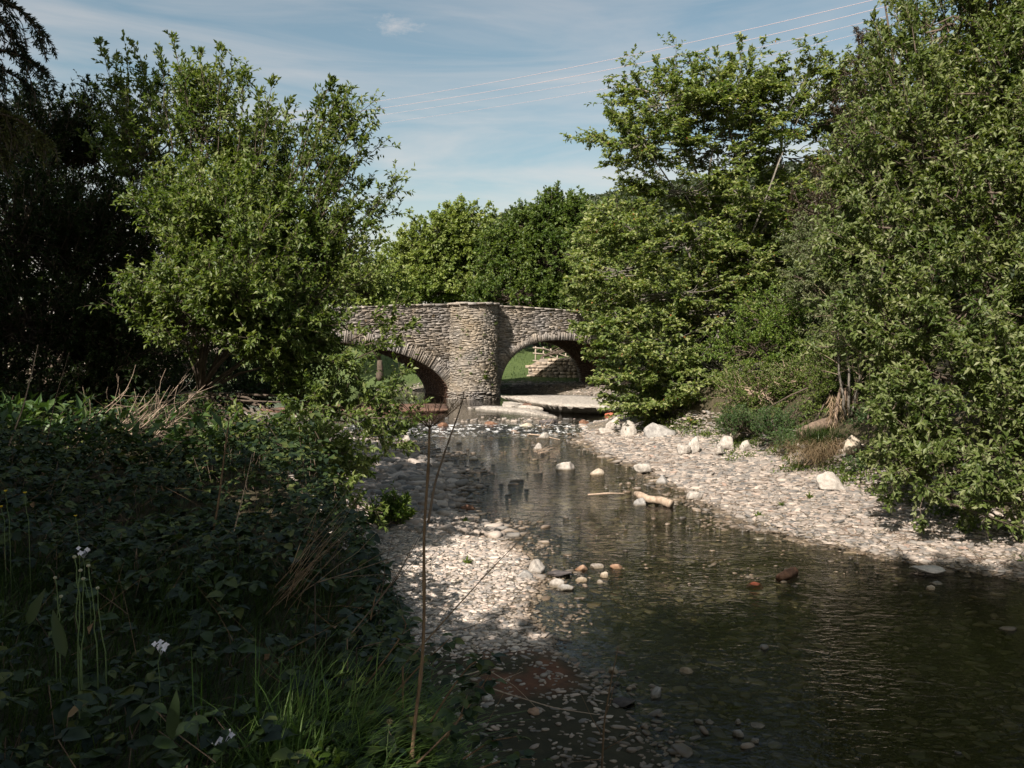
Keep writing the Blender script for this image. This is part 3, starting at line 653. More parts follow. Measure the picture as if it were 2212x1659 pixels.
def boxes(C, ax, ay, az, hx, hy, hz, r, jit=.18):
    """rough blocks: centres C, unit axes (n,3), half sizes; front face is -ay"""
    n = len(C); V = []
    for sx, sy, sz in [(-1, -1, -1), (1, -1, -1), (1, -1, 1), (-1, -1, 1), (-1, 1, -1), (1, 1, -1), (1, 1, 1), (-1, 1, 1)]:
        jx, jy, jz = (r.uniform(1-jit, 1.0, n) if sy < 0 else np.ones(n)), (r.uniform(1-jit*1.5, 1.0, n) if sy < 0 else np.ones(n)), (r.uniform(1-jit*1.6, 1.0, n) if sy < 0 else np.ones(n))
        V.append(C + ax*(sx*hx*jx)[:, None] + ay*(sy*hy*jy)[:, None] + az*(sz*hz*jz)[:, None])
    V = np.stack(V, 1); b = np.arange(n)[:, None]*8
    F = np.concatenate([b+np.array(q) for q in ([0, 1, 2, 3], [1, 5, 6, 2], [4, 0, 3, 7], [3, 2, 6, 7], [4, 5, 1, 0])])
    return V.reshape(-1, 3), F
def courses(r, s0, s1, zb, zt, hmin, hmax, lmin, lmax):
    out = []; z = zb
    while z < zt:
        h = r.uniform(hmin, hmax); s = s0 + r.uniform(-lmax, 0)
        while s < s1:
            l = r.uniform(lmin, lmax)*(1 if r.uniform() > .2 else 1.8)
            if h < .07 or r.uniform() > .25: out.append((s+l/2, z+h/2, l/2-.008, h/2-.006))
            else:
                k = r.uniform(.35, .65); out.append((s+l/2, z+h*k/2, l/2-.008, h*k/2-.005)); out.append((s+l/2, z+h*k+h*(1-k)/2, l/2-.008, h*(1-k)/2-.005))
            s += l
        z += h
    return np.array(out)
r = rs(101)
Q = courses(r, -30, 26, -.1, 5.3, .035, .095, .12, .46)
Q[:, 1] += .05*np.sin(Q[:, 0]*1.3+Q[:, 1])+.04*np.sin(Q[:, 0]*3.1+Q[:, 1]*2)+r.normal(0, .014, len(Q)); Q[:, 3] *= r.uniform(.75, 1.25, len(Q))
def ringd(s, z):
    """distance-like measure outside every arch ring"""
    ok = np.ones(len(s), bool)
    for c, a, b, p in ARCH:
        t = (np.abs((s-c)/(a+.36))**p + np.maximum((z-.1)/(b+.36), 0)**p); ok &= ~((t < 1.0) & (z > -1))
    return ok
Q = Q[ringd(Q[:, 0], Q[:, 1]) & (Q[:, 1]+Q[:, 3] < par(Q[:, 0])-.06) & ((np.abs(Q[:, 0]) > 1.15) | (Q[:, 1] > 9))]
n = len(Q); C = bp(Q[:, 0], r.uniform(-.03, .0, n), Q[:, 1]); az = np.repeat(Z[None], n, 0)
tl = r.normal(0, .06, n); ax = nrm(BT+tl[:, None]*Z); az = nrm(np.cross(ax, np.repeat(BD[None], n, 0))); 
a = Acc(); a.add(*boxes(C, ax, np.repeat(BD[None], n, 0), az, Q[:, 2], r.uniform(.012, .05, n), Q[:, 3]+.004, r, .09)); a.mk('facing', M['slate'], bridge)
# arch rings of thin radial slates
for c, A_, b, p in ARCH:
    a = Acc()
    th = [0.0]; 
    while th[-1] < math.pi: th.append(th[-1] + r.uniform(.035, .065)/max(.5*(A_+b)*(.6 if A_ < 5 else .75), 1))
    th = np.array(th[:-1]); n = len(th); ct, st = np.cos(th), np.sin(th)
    x = A_*np.sign(ct)*np.abs(ct)**(2/p); z = b*np.abs(st)**(2/p)
    tx = np.gradient(x); tz = np.gradient(z); tt = nrm(np.stack([tx, tz], -1)); no = np.stack([tt[:, 1], -tt[:, 0]], -1); no = np.where((no[:, :1]*x[:, None]+no[:, 1:]*z[:, None]) < 0, -no, no)
    w = np.hypot(tx, tz)/2; ln = r.uniform(.18, .30, n)*(1.35 if A_ > 5 else 1)
    C = bp(c+x+no[:, 0]*ln, r.uniform(-.05, .01, n), .1+z+no[:, 1]*ln)
    az = nrm(no[:, :1]*BT+no[:, 1:]*Z); ay = np.repeat(BD[None], n, 0); ax = np.cross(ay, az)
    a.add(*boxes(C, ax, ay, az, np.maximum(w-.004, .01), r.uniform(.025, .05, n), ln-.004, r, .08))
    a.mk('arch_ring', M['slate'], bridge)
# ribs of soffit stones inside the vaults (along the barrel)
for c, A_, b, p in ARCH:
    a = Acc()
    for th in np.linspace(.02, math.pi-.02, 110 if A_ > 5 else 70):
        ct, st = math.cos(th), math.sin(th); x = A_*np.sign(ct)*abs(ct)**(2/p); z = b*st**(2/p)
        e = .01; x2 = A_*np.sign(math.cos(th+e))*abs(math.cos(th+e))**(2/p); z2 = b*math.sin(th+e)**(2/p) if th+e < math.pi else 0
        t = nrm(np.array([x2-x, z2-z])); no = -np.array([t[1], -t[0]]); no = no if no@np.array([x, z]) < 0 else -no
        dd = r.uniform(.1, .3); 
        while dd < BL_-.4:
            l = r.uniform(.2, .6); l = min(l, BL_-.1-dd)
            C = bp(c+x, dd+l/2, .1+z)[None]
            az = nrm(t[0]*BT+t[1]*Z)[None]; ay = -nrm(no[0]*BT+no[1]*Z)[None]
            a.add(*boxes(C, BD[None], ay, az, np.array([l/2-.01]), np.array([r.uniform(.02, .06)]), np.array([.035]), r)); dd += l
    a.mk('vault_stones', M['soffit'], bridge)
# coping stones
s = -30.0; qs = []
while s < 26:
    l = r.uniform(.3, .7); qs.append((s+l/2, l/2-.01)); s += l
qs = np.array(qs); n = len(qs); slope = (par(qs[:, 0]+.3)-par(qs[:, 0]-.3))/.6
ax = nrm(BT+slope[:, None]*Z); ay = np.repeat(BD[None], n, 0); az = nrm(np.cross(ax, ay))
a = Acc(); a.add(*boxes(bp(qs[:, 0], .19, par(qs[:, 0])-.03), ax, ay, az, qs[:, 1], np.full(n, .30), r.uniform(.035, .07, n), r, .08))
a.mk('coping', M['slate'], bridge)
# round cutwater pillar running up to the parapet
rad = 1.32; zt = 5.22; k = 40; th = np.linspace(-math.pi/2-.1, math.pi/2+.1, k)
def pp(th, rr, z): return bp(rr*np.sin(th), -rr*np.cos(th)+.0, z)
zs_ = np.array([-.5, .5, 1.5, 3, 4.2, 5.12]); rr_ = rad-.02+np.array([.12, .06, .0, -.01, -.02, -.04])
V = np.stack([pp(th, q, z) for z, q in zip(zs_, rr_)]); i = np.arange(6*k).reshape(6, k)
q = np.stack([i[:-1, :-1], i[:-1, 1:], i[1:, 1:], i[1:, :-1]], -1).reshape(-1, 4)
V = np.concatenate([V.reshape(-1, 3), bp(0, .3, 5.12)[None]]); t = np.stack([i[-1, :-1], i[-1, 1:], np.full(k-1, 6*k)], -1)
pil = mk('pillar', V, [q, t], M['mortar'], bridge)
Q = courses(r, -math.pi/2*rad, math.pi/2*rad, -.1, 5.14, .04, .105, .10, .36); Q = Q[np.abs(Q[:, 0]) < math.pi/2*rad*1.02]
Q[:, 1] += .04*np.sin(Q[:, 0]*3+Q[:, 1])+.03*np.sin(Q[:, 0]*6+Q[:, 1]*3)+r.normal(0, .016, len(Q)); Q[:, 3] *= r.uniform(.75, 1.3, len(Q)); thq = Q[:, 0]/rad; n = len(Q)
rq = np.interp(Q[:, 1], zs_, rr_)+.015+.035*np.sin(thq*3+Q[:, 1]*1.7)*np.sin(Q[:, 1]*2.3)
ax = nrm(np.cos(thq)[:, None]*BT+np.sin(thq)[:, None]*BD+r.normal(0, .07, n)[:, None]*Z); ay = nrm(np.cos(thq)[:, None]*BD-np.sin(thq)[:, None]*BT); az = nrm(np.cross(ax, ay))
C = pp(thq, rq, Q[:, 1])
low = Q[:, 1] < .55
a = Acc(); a.add(*boxes(C[~low], ax[~low], ay[~low], az[~low], Q[~low, 2], r.uniform(.005, .045, (~low).sum()), Q[~low, 3]+.003, r, .11)); a.mk('pillar_facing', M['buff'], bridge)
a = Acc(); a.add(*boxes(C[low], ax[low], ay[low], az[low], Q[low, 2], r.uniform(.05, .16, low.sum()), Q[low, 3], r, .3)); a.mk('pillar_footing', M['slate'], bridge)
a = Acc()
th = np.linspace(-1.45, 1.45, 9); n = 9
a.add(*boxes(pp(th, rad-.12, 5.17+r.normal(0, .012, n)), nrm(np.cos(th)[:, None]*BT+np.sin(th)[:, None]*BD), nrm(np.cos(th)[:, None]*BD-np.sin(th)[:, None]*BT), np.repeat(Z[None], n, 0), np.full(n, .235), np.full(n, .26), r.uniform(.05, .075, n), r, .15))
a.add(*boxes(bp(np.array([-.55, .1, .7]), np.array([-.3, -.35, -.25]), np.array([5.2, 5.21, 5.19])), np.repeat(BT[None], 3, 0), np.repeat(BD[None], 3, 0), np.repeat(Z[None], 3, 0), np.array([.36, .33, .3]), np.full(3, .5), np.full(3, .05), r, .15))
a.mk('pillar_cap', M['slate'], bridge)
# lichen / moss tufts and ferns rooted in the pillar joints
def tuft(r, p, nrmv, n, L, wd): 
    D = nrm(nrmv+rnd(r, n)*.9+np.array([0, 0, -.2])); return leaves(np.repeat(p[None], n, 0)+rnd(r, n)*.05, D, rnd(r, n)*.5+Z, r.uniform(.5, 1, n)*L, wd)
a = Acc()
for k in range(26):
    tq = r.uniform(-1.1, 1.1); zq = r.uniform(.8, 4.8); a.add(*tuft(r, pp(np.array(tq), rad+.04, np.array(zq)), -BD, 16, .12, .03))
a.add(*tuft(r, pp(np.array(.15), rad+.05, np.array(1.35)), -BD, 60, .22, .05))
tag(a.mk('wall_plants', M['mid']), 'small ferns and tufts rooted in the joints of the round pillar', 'plant', kind='stuff')
a = Acc()
for k in range(12):
    sq = r.uniform(-12, 8); zq = r.uniform(3.9, 4.8); a.add(*tuft(r, bp(sq, -.06, zq), -BD, 22, .12, .025))
tag(a.mk('dry_wall_tufts', M['dry']), 'dry brown tufts growing out of the bridge face', 'plant', kind='stuff')

# ------------------------------------------------------------------ stone block wall and fence seen through the right arch
def masonry_wall(name, pts, h0, h1, thick, label, seed):
    r = rs(seed); p0, p1 = np.array(pts[0], float), np.array(pts[1], float); d = nrm(p1-p0); L = np.linalg.norm(p1-p0); nn = np.array([-d[1], d[0], 0]); 
    t = thing(name, p0, label, 'wall')
    xs = np.linspace(0, L, 12); tp = np.interp(xs, [0, .8, L], [h0, h0+.45*(h1-h0)+.25, h1]); a = Acc()
    V = np.stack([p0+xs[:, None]*d, p0+xs[:, None]*d+tp[:, None]*Z, p0+xs[:, None]*d+tp[:, None]*Z+nn*thick, p0+xs[:, None]*d+nn*thick], 1); i = np.arange(11)*4
    V[:, 0, 2] -= .5; V[:, 3, 2] -= .5
    a.add(V, np.concatenate([np.stack([i+j, i+4+j, i+4+(j+1) % 4, i+(j+1) % 4], -1) for j in range(4)]), np.array([[0, 1, 2, 3], [47, 46, 45, 44]]))
    a.mk('wall_core', M['mortar'], t)
    Q = courses(r, 0, L, -.2, 3, .16, .28, .22, .5); Q = Q[(Q[:, 1]+Q[:, 3] < np.interp(Q[:, 0], xs, tp)+.03) & (Q[:, 0] > 0) & (Q[:, 0] < L)]; n = len(Q)
    a = Acc(); a.add(*boxes(p0+Q[:, :1]*d+Q[:, 1:2]*Z, np.repeat(d[None], n, 0), np.repeat(nn[None], n, 0), np.repeat(Z[None], n, 0), Q[:, 2], r.uniform(.03, .09, n), Q[:, 3], r, .16))
    Q = courses(r, 0, thick, -.2, h0, .16, .28, .2, .4); Q = Q[(Q[:, 0] < thick) & (Q[:, 0] > 0)]; n = len(Q)
    a.add(*boxes(p0+Q[:, :1]*nn+Q[:, 1:2]*Z, np.repeat(nn[None], n, 0), np.repeat(d[None], n, 0), np.repeat(Z[None], n, 0), Q[:, 2], r.uniform(.03, .09, n), Q[:, 3], r, .16))
    a.mk('wall_stones', M['block'], t); return t
wa = W(1143, 838, 53.5); wb_ = wa + np.array([8.0, -1.2, 0])
wa[2] = .2; wb_[2] = .2
masonry_wall('stone_wall', (wa, wb_), 1.4, 1.95, 1.0, 'pale stone block wall with rounded end seen through the right arch', 9)
fr = thing('wooden_fence', W(1157, 792, 55), 'grey wooden post and rail fence on the slope seen through the right arch', 'fence')
fx = [1157, 1174, 1190, 1204, 1222, 1244]; topz = [748, 749, 753, 757, 763, 768]; 
for i, u in enumerate(fx):
    p = W(u, topz[i], 55+i*.25); q = p.copy(); q[2] -= 1.6
    mk('post', *(lambda t: (t[0], list(t[1:])))(tubes(np.stack([q, (p+q)/2, p]), .055, 4)), M['fence'], fr)
for dv in (3, 15, 31):
    P = np.stack([W(u-6 if i == 0 else u+(5 if i == 5 else 0), topz[i]+dv+ i*1.0, 54.9+i*.25) for i, u in enumerate(fx)])
    mk('rail', *(lambda t: (t[0], list(t[1:])))(tubes(P, .05, 4)), M['fence'], fr)

# ------------------------------------------------------------------ trees
def limb(p0, p1, r, bend=.12, k=6):
    L = np.linalg.norm(p1-p0); t = np.linspace(0, 1, k)[:, None]
    P = p0*(1-t)+p1*t; off = rnd(r, 1)[0]*L*bend; off[2] = abs(off[2])*.6
    P = P + np.sin(t*math.pi)*off + r.normal(0, L*.012, (k, 3))*np.sin(t*math.pi)
    return P
def tree(name, label, cat, base, blobs, mat, bark, seed, total, leaf=(.07, .03), spray=.9, twigs=9, per=10, axis=(.8, .4, .5, 0), flat=1.0, spread=.6,
         upn=.8, trunk_r=.14, group=None, fork=None, tipleaf=None, wood=True, shoots=(), seeds=None, rmin=.45, twl=.36, stems=1):
    r = rs(seed); base = np.array(base, float)
    t = thing(name, base, label, cat, group); Lf = Acc(); Wd = Acc(); Sd = Acc()
    fork = base+np.array([0, 0, 1.0]) if fork is None else np.array(fork, float)
    areas = np.array([b[1][0]*b[1][2]+.3*b[1][0]*b[1][1] for b in blobs]); tot = areas.sum()
    if wood:
        for sx in range(stems):
            o_ = np.array([r.uniform(-.3, .3), r.uniform(-.3, .3), 0])*(stems > 1)
            P = limb(base-Z*.3+o_, fork+o_*1.5, r, .05); Wd.add(*tubes(P, np.linspace(trunk_r*1.35, trunk_r*.8, 6), 8))
    for (c, rad, *dens), ar in zip(blobs, areas):
        c = np.array(c, float); rad = np.array(rad, float); dn = dens[0] if dens else 1.0
        rad = np.maximum(rad-spray*.45, rad*.35)
        ns = max(4, int(total*ar/tot*dn/(twigs*per)))
        d = rnd(r, ns); d[:, 2] = np.where(d[:, 2] < -.5, d[:, 2]*.6, d[:, 2]); d = nrm(d)
        rr = rmin+(1.0-rmin)*r.uniform(0, 1, ns)**.6
        f = lump(d, r, 10, .45, 5)
        pos = c + d*rad*(rr*f)[:, None]
        ax = nrm(d*axis[0] + Z*axis[1] + rnd(r, ns)*axis[2] + nrm(pos-base)*axis[3]); ax[:, 2] *= flat; ax = nrm(ax)
        sl = spray*r.uniform(.6, 1.25, ns)
        if wood:
            st = c+(pos-c)*r.uniform(.2, .65, (ns, 1))+rnd(r, ns)*rad*r.uniform(0, .35, (ns, 1))
            mid = (st+pos)/2+r.normal(0, .08, (ns, 3))*rad.mean()
            P = np.stack([st, mid, pos, pos+ax*sl[:, None]*.55, pos+ax*sl[:, None]], 1)
            Wd.add(*tubes(P, np.array([.022, .016, .011, .007, .003])*(.5+trunk_r*4), 3, cap=False))
            lr = max(.02, trunk_r*.24*min(1.3, rad.mean())); Wd.add(*tubes(limb(fork, c, r), np.linspace(lr*1.4, lr*.5, 6), 6))
        # twigs
        tt = r.uniform(.05, 1, (ns, twigs)); s0 = pos[:, None]+ax[:, None]*(sl[:, None]*tt)[..., None]
        td = ax[:, None]*.75+rnd(r, ns, twigs)*spread; td[..., 2] *= flat; td = nrm(td)
        tl = sl[:, None]*twl*r.uniform(.5, 1.2, (ns, twigs))
        if wood and ns*twigs < 26000:
            P = np.stack([s0, s0+td*(tl*.95)[..., None]], 2).reshape(-1, 2, 3); Wd.add(*tubes(P, np.array([.004, .002])*(.5+trunk_r*4), 3, cap=False))
        u = r.uniform(.1, 1, (ns, twigs, per)); lp = s0[:, :, None]+td[:, :, None]*(tl[..., None]*u)[..., None]
        ld = td[:, :, None]*.6+rnd(r, ns, twigs, per)*.75; ld[..., 2] *= (flat+.15 if flat < 1 else 1)
        nn = Z*upn*.6+SUN*.6+rnd(r, ns, twigs, per)*.6
        lp = lp.reshape(-1, 3); ld = ld.reshape(-1, 3); nn = nn.reshape(-1, 3); m = len(lp); q = r.uniform(.6, 1.2, m)
        Lf.add(*leaves(lp, ld, nn, leaf[0]*q, leaf[1]*q))
        if seeds:
            k = r.uniform(0, 1, m) < seeds; Sd.add(*leaves(lp[k], rnd(r, k.sum()), rnd(r, k.sum()), leaf[0]*.55, leaf[1]*.6))
    if group == 'trees behind the viewpoint' and Lf.n:  # leaves collapsed along one sun ray so light reaches the grass tuft
        keep = []
        for V_, k_ in zip(Lf.V, range(len(Lf.V))):
            c_ = V_.reshape(-1, 4, 3); g0 = np.array([-.62, 2.75, 1.7]); q_ = c_[:, 0]-g0; q_ = q_-(q_@SUN)[:, None]*SUN; bad = np.linalg.norm(q_, axis=1) < .52; c_[bad] = c_[bad][:, :1]*np.ones((1, 4, 1))*1.0
            Lf.V[k_] = c_.reshape(-1, 3)
    for (a0, a1) in shoots:          # long leafy shoots standing out of the crown
        a0, a1 = np.array(a0, float), np.array(a1, float); P = limb(a0, a1, r, .05, 7)
        Wd.add(*tubes(P, np.linspace(.012, .003, 7)*(.5+trunk_r*4), 4)); L = np.linalg.norm(a1-a0); n = int(L*13)+5
        tq = r.uniform(.12, 1, n)
        k = np.minimum((tq*6).astype(int), 5); fr_ = tq*6-k; q0 = P[k]*(1-fr_)[:, None]+P[k+1]*fr_[:, None]; dr = nrm(a1-a0)
        td = nrm(dr*.8+rnd(r, n)*.6); tl = spray*.38*(1.15-tq*.75)*r.uniform(.5, 1.3, n)
        Wd.add(*tubes(np.stack([q0, q0+td*tl[:, None]], 1), .003, 3, cap=False))
        u = r.uniform(.15, 1.05, (n, 8)); lp = (q0[:, None]+td[:, None]*(tl[:, None]*u)[..., None]).reshape(-1, 3)
        ld = (td[:, None]*.7+rnd(r, n, 8)*.6).reshape(-1, 3); q = r.uniform(.6, 1.15, len(lp)); Lf.add(*leaves(lp, ld, Z*.4+rnd(r, len(lp)), leaf[0]*q, leaf[1]*q))
        n2 = 14; Lf.add(*leaves(np.repeat(a1[None], n2, 0)-dr*r.uniform(0, .12, n2)[:, None], dr+rnd(r, n2)*.7, rnd(r, n2), leaf[0], leaf[1]))
    Lf.mk('crown', mat, t)
    if Wd.n: Wd.mk('trunk', bark, t)
    if Sd.n: Sd.mk('seeds', M['seed'], t)
    return t
def BLB(u, v, y, ru, rv, dep=None, dn=1.0):
    return (W(u, v, y), (ru/F*y, (dep if dep else (ru+rv)/2/F*y), rv/F*y), dn)

# --- left willow, sunlit, overhanging the stream
wb0 = (-5.4, 13.6, 1.0)
wl = [BLB(330, 330, 15, 95, 170, dn=.6), BLB(450, 320, 14.2, 95, 150, dn=.65), BLB(560, 400, 14, 95, 140, dn=.6), BLB(690, 400, 13.8, 85, 130, dn=.4), BLB(720, 300, 13.6, 45, 90, dn=.35),
      BLB(435, 520, 13.5, 130, 130), BLB(560, 560, 13, 140, 120), BLB(690, 570, 13, 100, 90, dn=.7), BLB(420, 690, 12.6, 130, 120), BLB(560, 720, 12.4, 150, 110),
      BLB(600, 790, 12, 90, 90, dn=.45), BLB(640, 870, 11.8, 100, 70, dn=.6), BLB(730, 890, 11.8, 100, 55, dn=.4), BLB(790, 920, 12.8, 80, 55, dn=.5),
      BLB(690, 980, 11.2, 100, 60, dn=.3), BLB(620, 1060, 10.6, 80, 60, dn=.4), BLB(720, 620, 12.6, 60, 50, dn=.2), BLB(620, 960, 11, 70, 50, dn=.5), BLB(770, 480, 13.4, 40, 80, dn=.3), BLB(620, 1110, 10.0, 80, 55, dn=.7), BLB(600, 710, 12.3, 90, 80, dn=.5), (np.array([-3.9, 11.6, 3.6]), (.9, .9, .8), 1), (np.array([-3.5, 12.0, 2.9]), (.8, .9, .7), .8), BLB(670, 1010, 11.2, 100, 60, dn=.5), BLB(720, 1090, 10.4, 80, 50, dn=.4), (np.array([-4.3, 12.4, 4.6]), (1.0, 1, .9), .9), BLB(590, 1020, 10.8, 100, 70, dn=.8), BLB(500, 1000, 11.0, 90, 60, dn=.8)]
tips = [(215, 88), (250, 120), (285, 90), (345, 105), (372, 75), (432, 110), (480, 98), (522, 165), (560, 200), (588, 175), (625, 225), (690, 215), (715, 178), (736, 190), (765, 270), (790, 300), (745, 350), (785, 400), (778, 440), (800, 480), (822, 520), (828, 560), (850, 690), (890, 700), (895, 640), (905, 905), (880, 960), (790, 1000), (650, 1130), (710, 740), (860, 740)]
sh = []
for i, (u, v) in enumerate(tips):
    y = 15-.0045*max(0, u-200)+(0.0 if v < 600 else -1.0); p1 = W(u, v, y); k = .22 if v > 560 else .3; q = W(450, 900, 13); p0 = p1+(q-p1)*k; sh.append((p0, p1))
tree('willow_tree', 'tall sunlit willow with upright leafy shoots leaning over the left shore', 'tree', wb0, wl, M['willow'], M['bark'], 201, 165000, leaf=(.095, .043), spray=.85, twigs=13, per=11,
     axis=(.5, .25, .45, .7), spread=.75, trunk_r=.10, shoots=sh, fork=(-5.2, 13.4, 2.2), stems=3)
# --- dark trees on the far left, in shade
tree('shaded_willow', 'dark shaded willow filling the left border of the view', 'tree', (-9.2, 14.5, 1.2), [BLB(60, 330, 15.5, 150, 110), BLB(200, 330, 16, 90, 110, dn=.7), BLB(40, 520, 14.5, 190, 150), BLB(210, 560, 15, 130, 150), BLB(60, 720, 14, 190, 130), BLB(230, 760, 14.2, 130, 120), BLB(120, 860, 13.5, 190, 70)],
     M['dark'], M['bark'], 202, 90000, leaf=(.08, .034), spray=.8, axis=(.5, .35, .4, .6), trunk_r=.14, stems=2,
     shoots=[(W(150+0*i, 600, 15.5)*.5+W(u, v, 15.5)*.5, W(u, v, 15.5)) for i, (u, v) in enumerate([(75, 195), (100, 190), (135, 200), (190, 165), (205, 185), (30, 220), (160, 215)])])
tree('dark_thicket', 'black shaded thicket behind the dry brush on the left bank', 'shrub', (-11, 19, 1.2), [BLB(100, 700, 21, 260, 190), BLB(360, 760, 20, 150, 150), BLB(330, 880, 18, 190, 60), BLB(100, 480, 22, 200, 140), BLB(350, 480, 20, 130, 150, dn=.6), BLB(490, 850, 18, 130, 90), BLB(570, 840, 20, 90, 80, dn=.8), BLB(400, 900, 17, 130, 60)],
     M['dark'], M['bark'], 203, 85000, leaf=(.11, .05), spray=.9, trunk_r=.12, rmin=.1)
# --- big wych elm on the right bank
el = [BLB(1440, 225, 29, 120, 75, dn=1), BLB(1560, 215, 30, 120, 90, dn=1), BLB(1690, 250, 30, 140, 80, dn=.9), BLB(1775, 175, 29, 95, 50, dn=.6), BLB(1390, 310, 28, 105, 65, dn=1), BLB(1540, 320, 29.5, 150, 70, dn=.75), BLB(1690, 340, 30, 110, 70, dn=.75),
      BLB(1480, 420, 28.5, 110, 60), BLB(1620, 440, 29, 130, 80), BLB(1370, 500, 27.5, 80, 50), BLB(1480, 530, 28, 130, 60), BLB(1640, 560, 29, 140, 80), BLB(1340, 590, 27, 80, 50), BLB(1450, 640, 27, 130, 55), BLB(1590, 680, 28, 140, 80),
      BLB(1340, 690, 26.5, 70, 45), BLB(1400, 740, 26.3, 110, 50), BLB(1375, 800, 26, 70, 40), BLB(1450, 820, 26, 110, 50), BLB(1560, 800, 27, 110, 70), BLB(1430, 880, 25.6, 70, 40), BLB(1520, 880, 26, 90, 50), BLB(1710, 450, 30, 110, 80), BLB(1730, 560, 30, 110, 90), BLB(1560, 600, 29, 120, 80), BLB(1490, 870, 27, 110, 60), BLB(1560, 860, 27.5, 90, 60), BLB(1400, 860, 26.5, 70, 50)]
tips = [(1310, 235), (1330, 250), (1345, 290), (1370, 165), (1415, 130), (1450, 135), (1500, 140), (1550, 115), (1600, 85), (1625, 105), (1655, 150), (1335, 340), (1370, 330), (1730, 130), (1785, 118), (1840, 128), (1820, 160), (1750, 150), (1230, 625), (1215, 640), (1240, 700), (1255, 720), (1270, 770), (1300, 820)]
sh = [(W(u, v, 27.5 if v > 400 else 29)+(W(1560, 480 if v < 400 else v-20, 28.5)-W(u, v, 27.5 if v > 400 else 29))*.38, W(u, v, 27.5 if v > 400 else 29)) for u, v in tips]
tree('elm_tree', 'large yellow green elm with layered sprays and orange seeds on the right bank', 'tree', (7.6, 28.5, 1.2), el, M['elm'], M['bark_pale'], 204, 175000, leaf=(.15, .09), spray=1.4, twigs=14, per=12,
     axis=(.9, .1, .35, .25), flat=.35, spread=.7, upn=1.3, trunk_r=.22, shoots=sh, seeds=.022, fork=(7.4, 28.6, 4.2))
# --- willow on the right, nearer
wr = [BLB(2090, 60, 15.5, 170, 120), BLB(1960, 200, 15.5, 90, 130, dn=.9), BLB(2170, 220, 14.5, 150, 150), BLB(2040, 330, 14.5, 160, 130), BLB(1900, 400, 15.5, 90, 120), BLB(2150, 460, 13.5, 160, 130), BLB(1970, 540, 14.2, 150, 120), BLB(1850, 560, 16, 80, 110), BLB(2120, 660, 13, 160, 130), BLB(1950, 720, 13.6, 130, 110),
      BLB(2080, 830, 12.6, 160, 110), BLB(2200, 860, 11.8, 120, 130), BLB(1990, 930, 12.6, 90, 80), BLB(2120, 990, 11.8, 150, 80), BLB(2010, 1020, 12, 80, 55), BLB(2210, 1080, 11, 90, 60), BLB(2050, 1090, 11.3, 60, 35, dn=.7), BLB(2290, 600, 12.5, 90, 500), BLB(2290, 200, 13.5, 110, 250), BLB(2100, -150, 16, 170, 130), BLB(1930, -170, 16.5, 130, 90), BLB(2230, -120, 14.5, 150, 150)]
tips = [(1790, 60), (1885, 45), (1885, 90), (1925, 10), (1860, 110), (1880, 80), (1950, 0), (1840, 210), (1820, 260), (1990, 1140), (2090, 1150), (1920, 1080), (1900, 960), (1890, 900)]
sh = [(W(u, v, 15 if v < 600 else 11.8)+(W(2080, 520, 14)-W(u, v, 15 if v < 600 else 11.8))*(.25 if v < 600 else .18), W(u, v, 15 if v < 600 else 11.8)) for u, v in tips[1:]]
tree('willow_tree', 'broad grey green willow towering over the right end of the shingle', 'tree', (9.6, 14.5, 1.6), wr, M['willow2'], M['bark'], 205, 135000, leaf=(.108, .048), spray=.85, twigs=14, per=11,
     axis=(.5, .35, .45, .6), spread=.75, trunk_r=.16, shoots=sh, fork=(9.3, 14.3, 3.0), stems=2)
tree('copper_conifer', 'dark reddish brown conifer between the elm and the right willow', 'tree', (11.2, 25, 1.6), [BLB(1840, 320, 25, 45, 120), BLB(1800, 480, 25, 70, 90), BLB(1860, 180, 25, 30, 80), BLB(1800, 600, 25, 70, 90)], M['copper'], M['bark'], 206, 36000, leaf=(.10, .035), spray=.6, trunk_r=.16, rmin=.1)
# --- right bank shrubs
tree('bright_shrub', 'bright yellow green shrub on the bank between elm and willow', 'shrub', (8.9, 23, 1.5), [BLB(1700, 690, 23.5, 110, 60), BLB(1640, 760, 23, 100, 60), BLB(1760, 730, 23, 80, 70)], M['bright'], M['bark'], 207, 30000, leaf=(.07, .04), spray=.6, trunk_r=.05, rmin=.2)
tree('pale_shrub', 'pale whitish leaved shrub halfway up the right bank', 'shrub', (9.0, 21, 1.5), [BLB(1800, 610, 21, 80, 80), BLB(1760, 540, 22, 60, 60, dn=.7), BLB(1830, 700, 20.5, 60, 60)], M['pale'], M['bark'], 208, 34000, leaf=(.085, .04), spray=.6, trunk_r=.05, rmin=.3)
tree('tangled_shrub', 'tangled mid green shrub above the white rock heap', 'shrub', (8.0, 22, 1.4), [BLB(1640, 850, 22, 100, 55), BLB(1740, 840, 21.5, 90, 70), BLB(1620, 905, 22, 70, 40)], M['mid'], M['twig'], 209, 34000, leaf=(.055, .032), spray=.5, trunk_r=.05, rmin=.2)
tree('ferny_shrub', 'dark bluish green ferny growth at the foot of the bank left of the fallen root', 'shrub', (7.6, 19, 1.2), [BLB(1600, 925, 21, 55, 32), BLB(1680, 935, 19.6, 60, 42), BLB(1715, 965, 18.5, 40, 30)], M['elm_low'], M['bark'], 210, 20000, leaf=(.05, .018), spray=.4, trunk_r=.03, rmin=.2, axis=(.4, .8, .4, 0))
tree('ferny_shrub', 'dark green bushy weeds right of the dry grass tuft', 'shrub', (7.6, 17, 1.0), [BLB(1850, 985, 17, 45, 30), BLB(1890, 930, 17, 50, 60), BLB(1880, 1020, 15.5, 40, 26)], M['elm_low'], M['bark'], 211, 14000, leaf=(.05, .02), spray=.4, trunk_r=.03, rmin=.2, axis=(.4, .8, .4, 0))
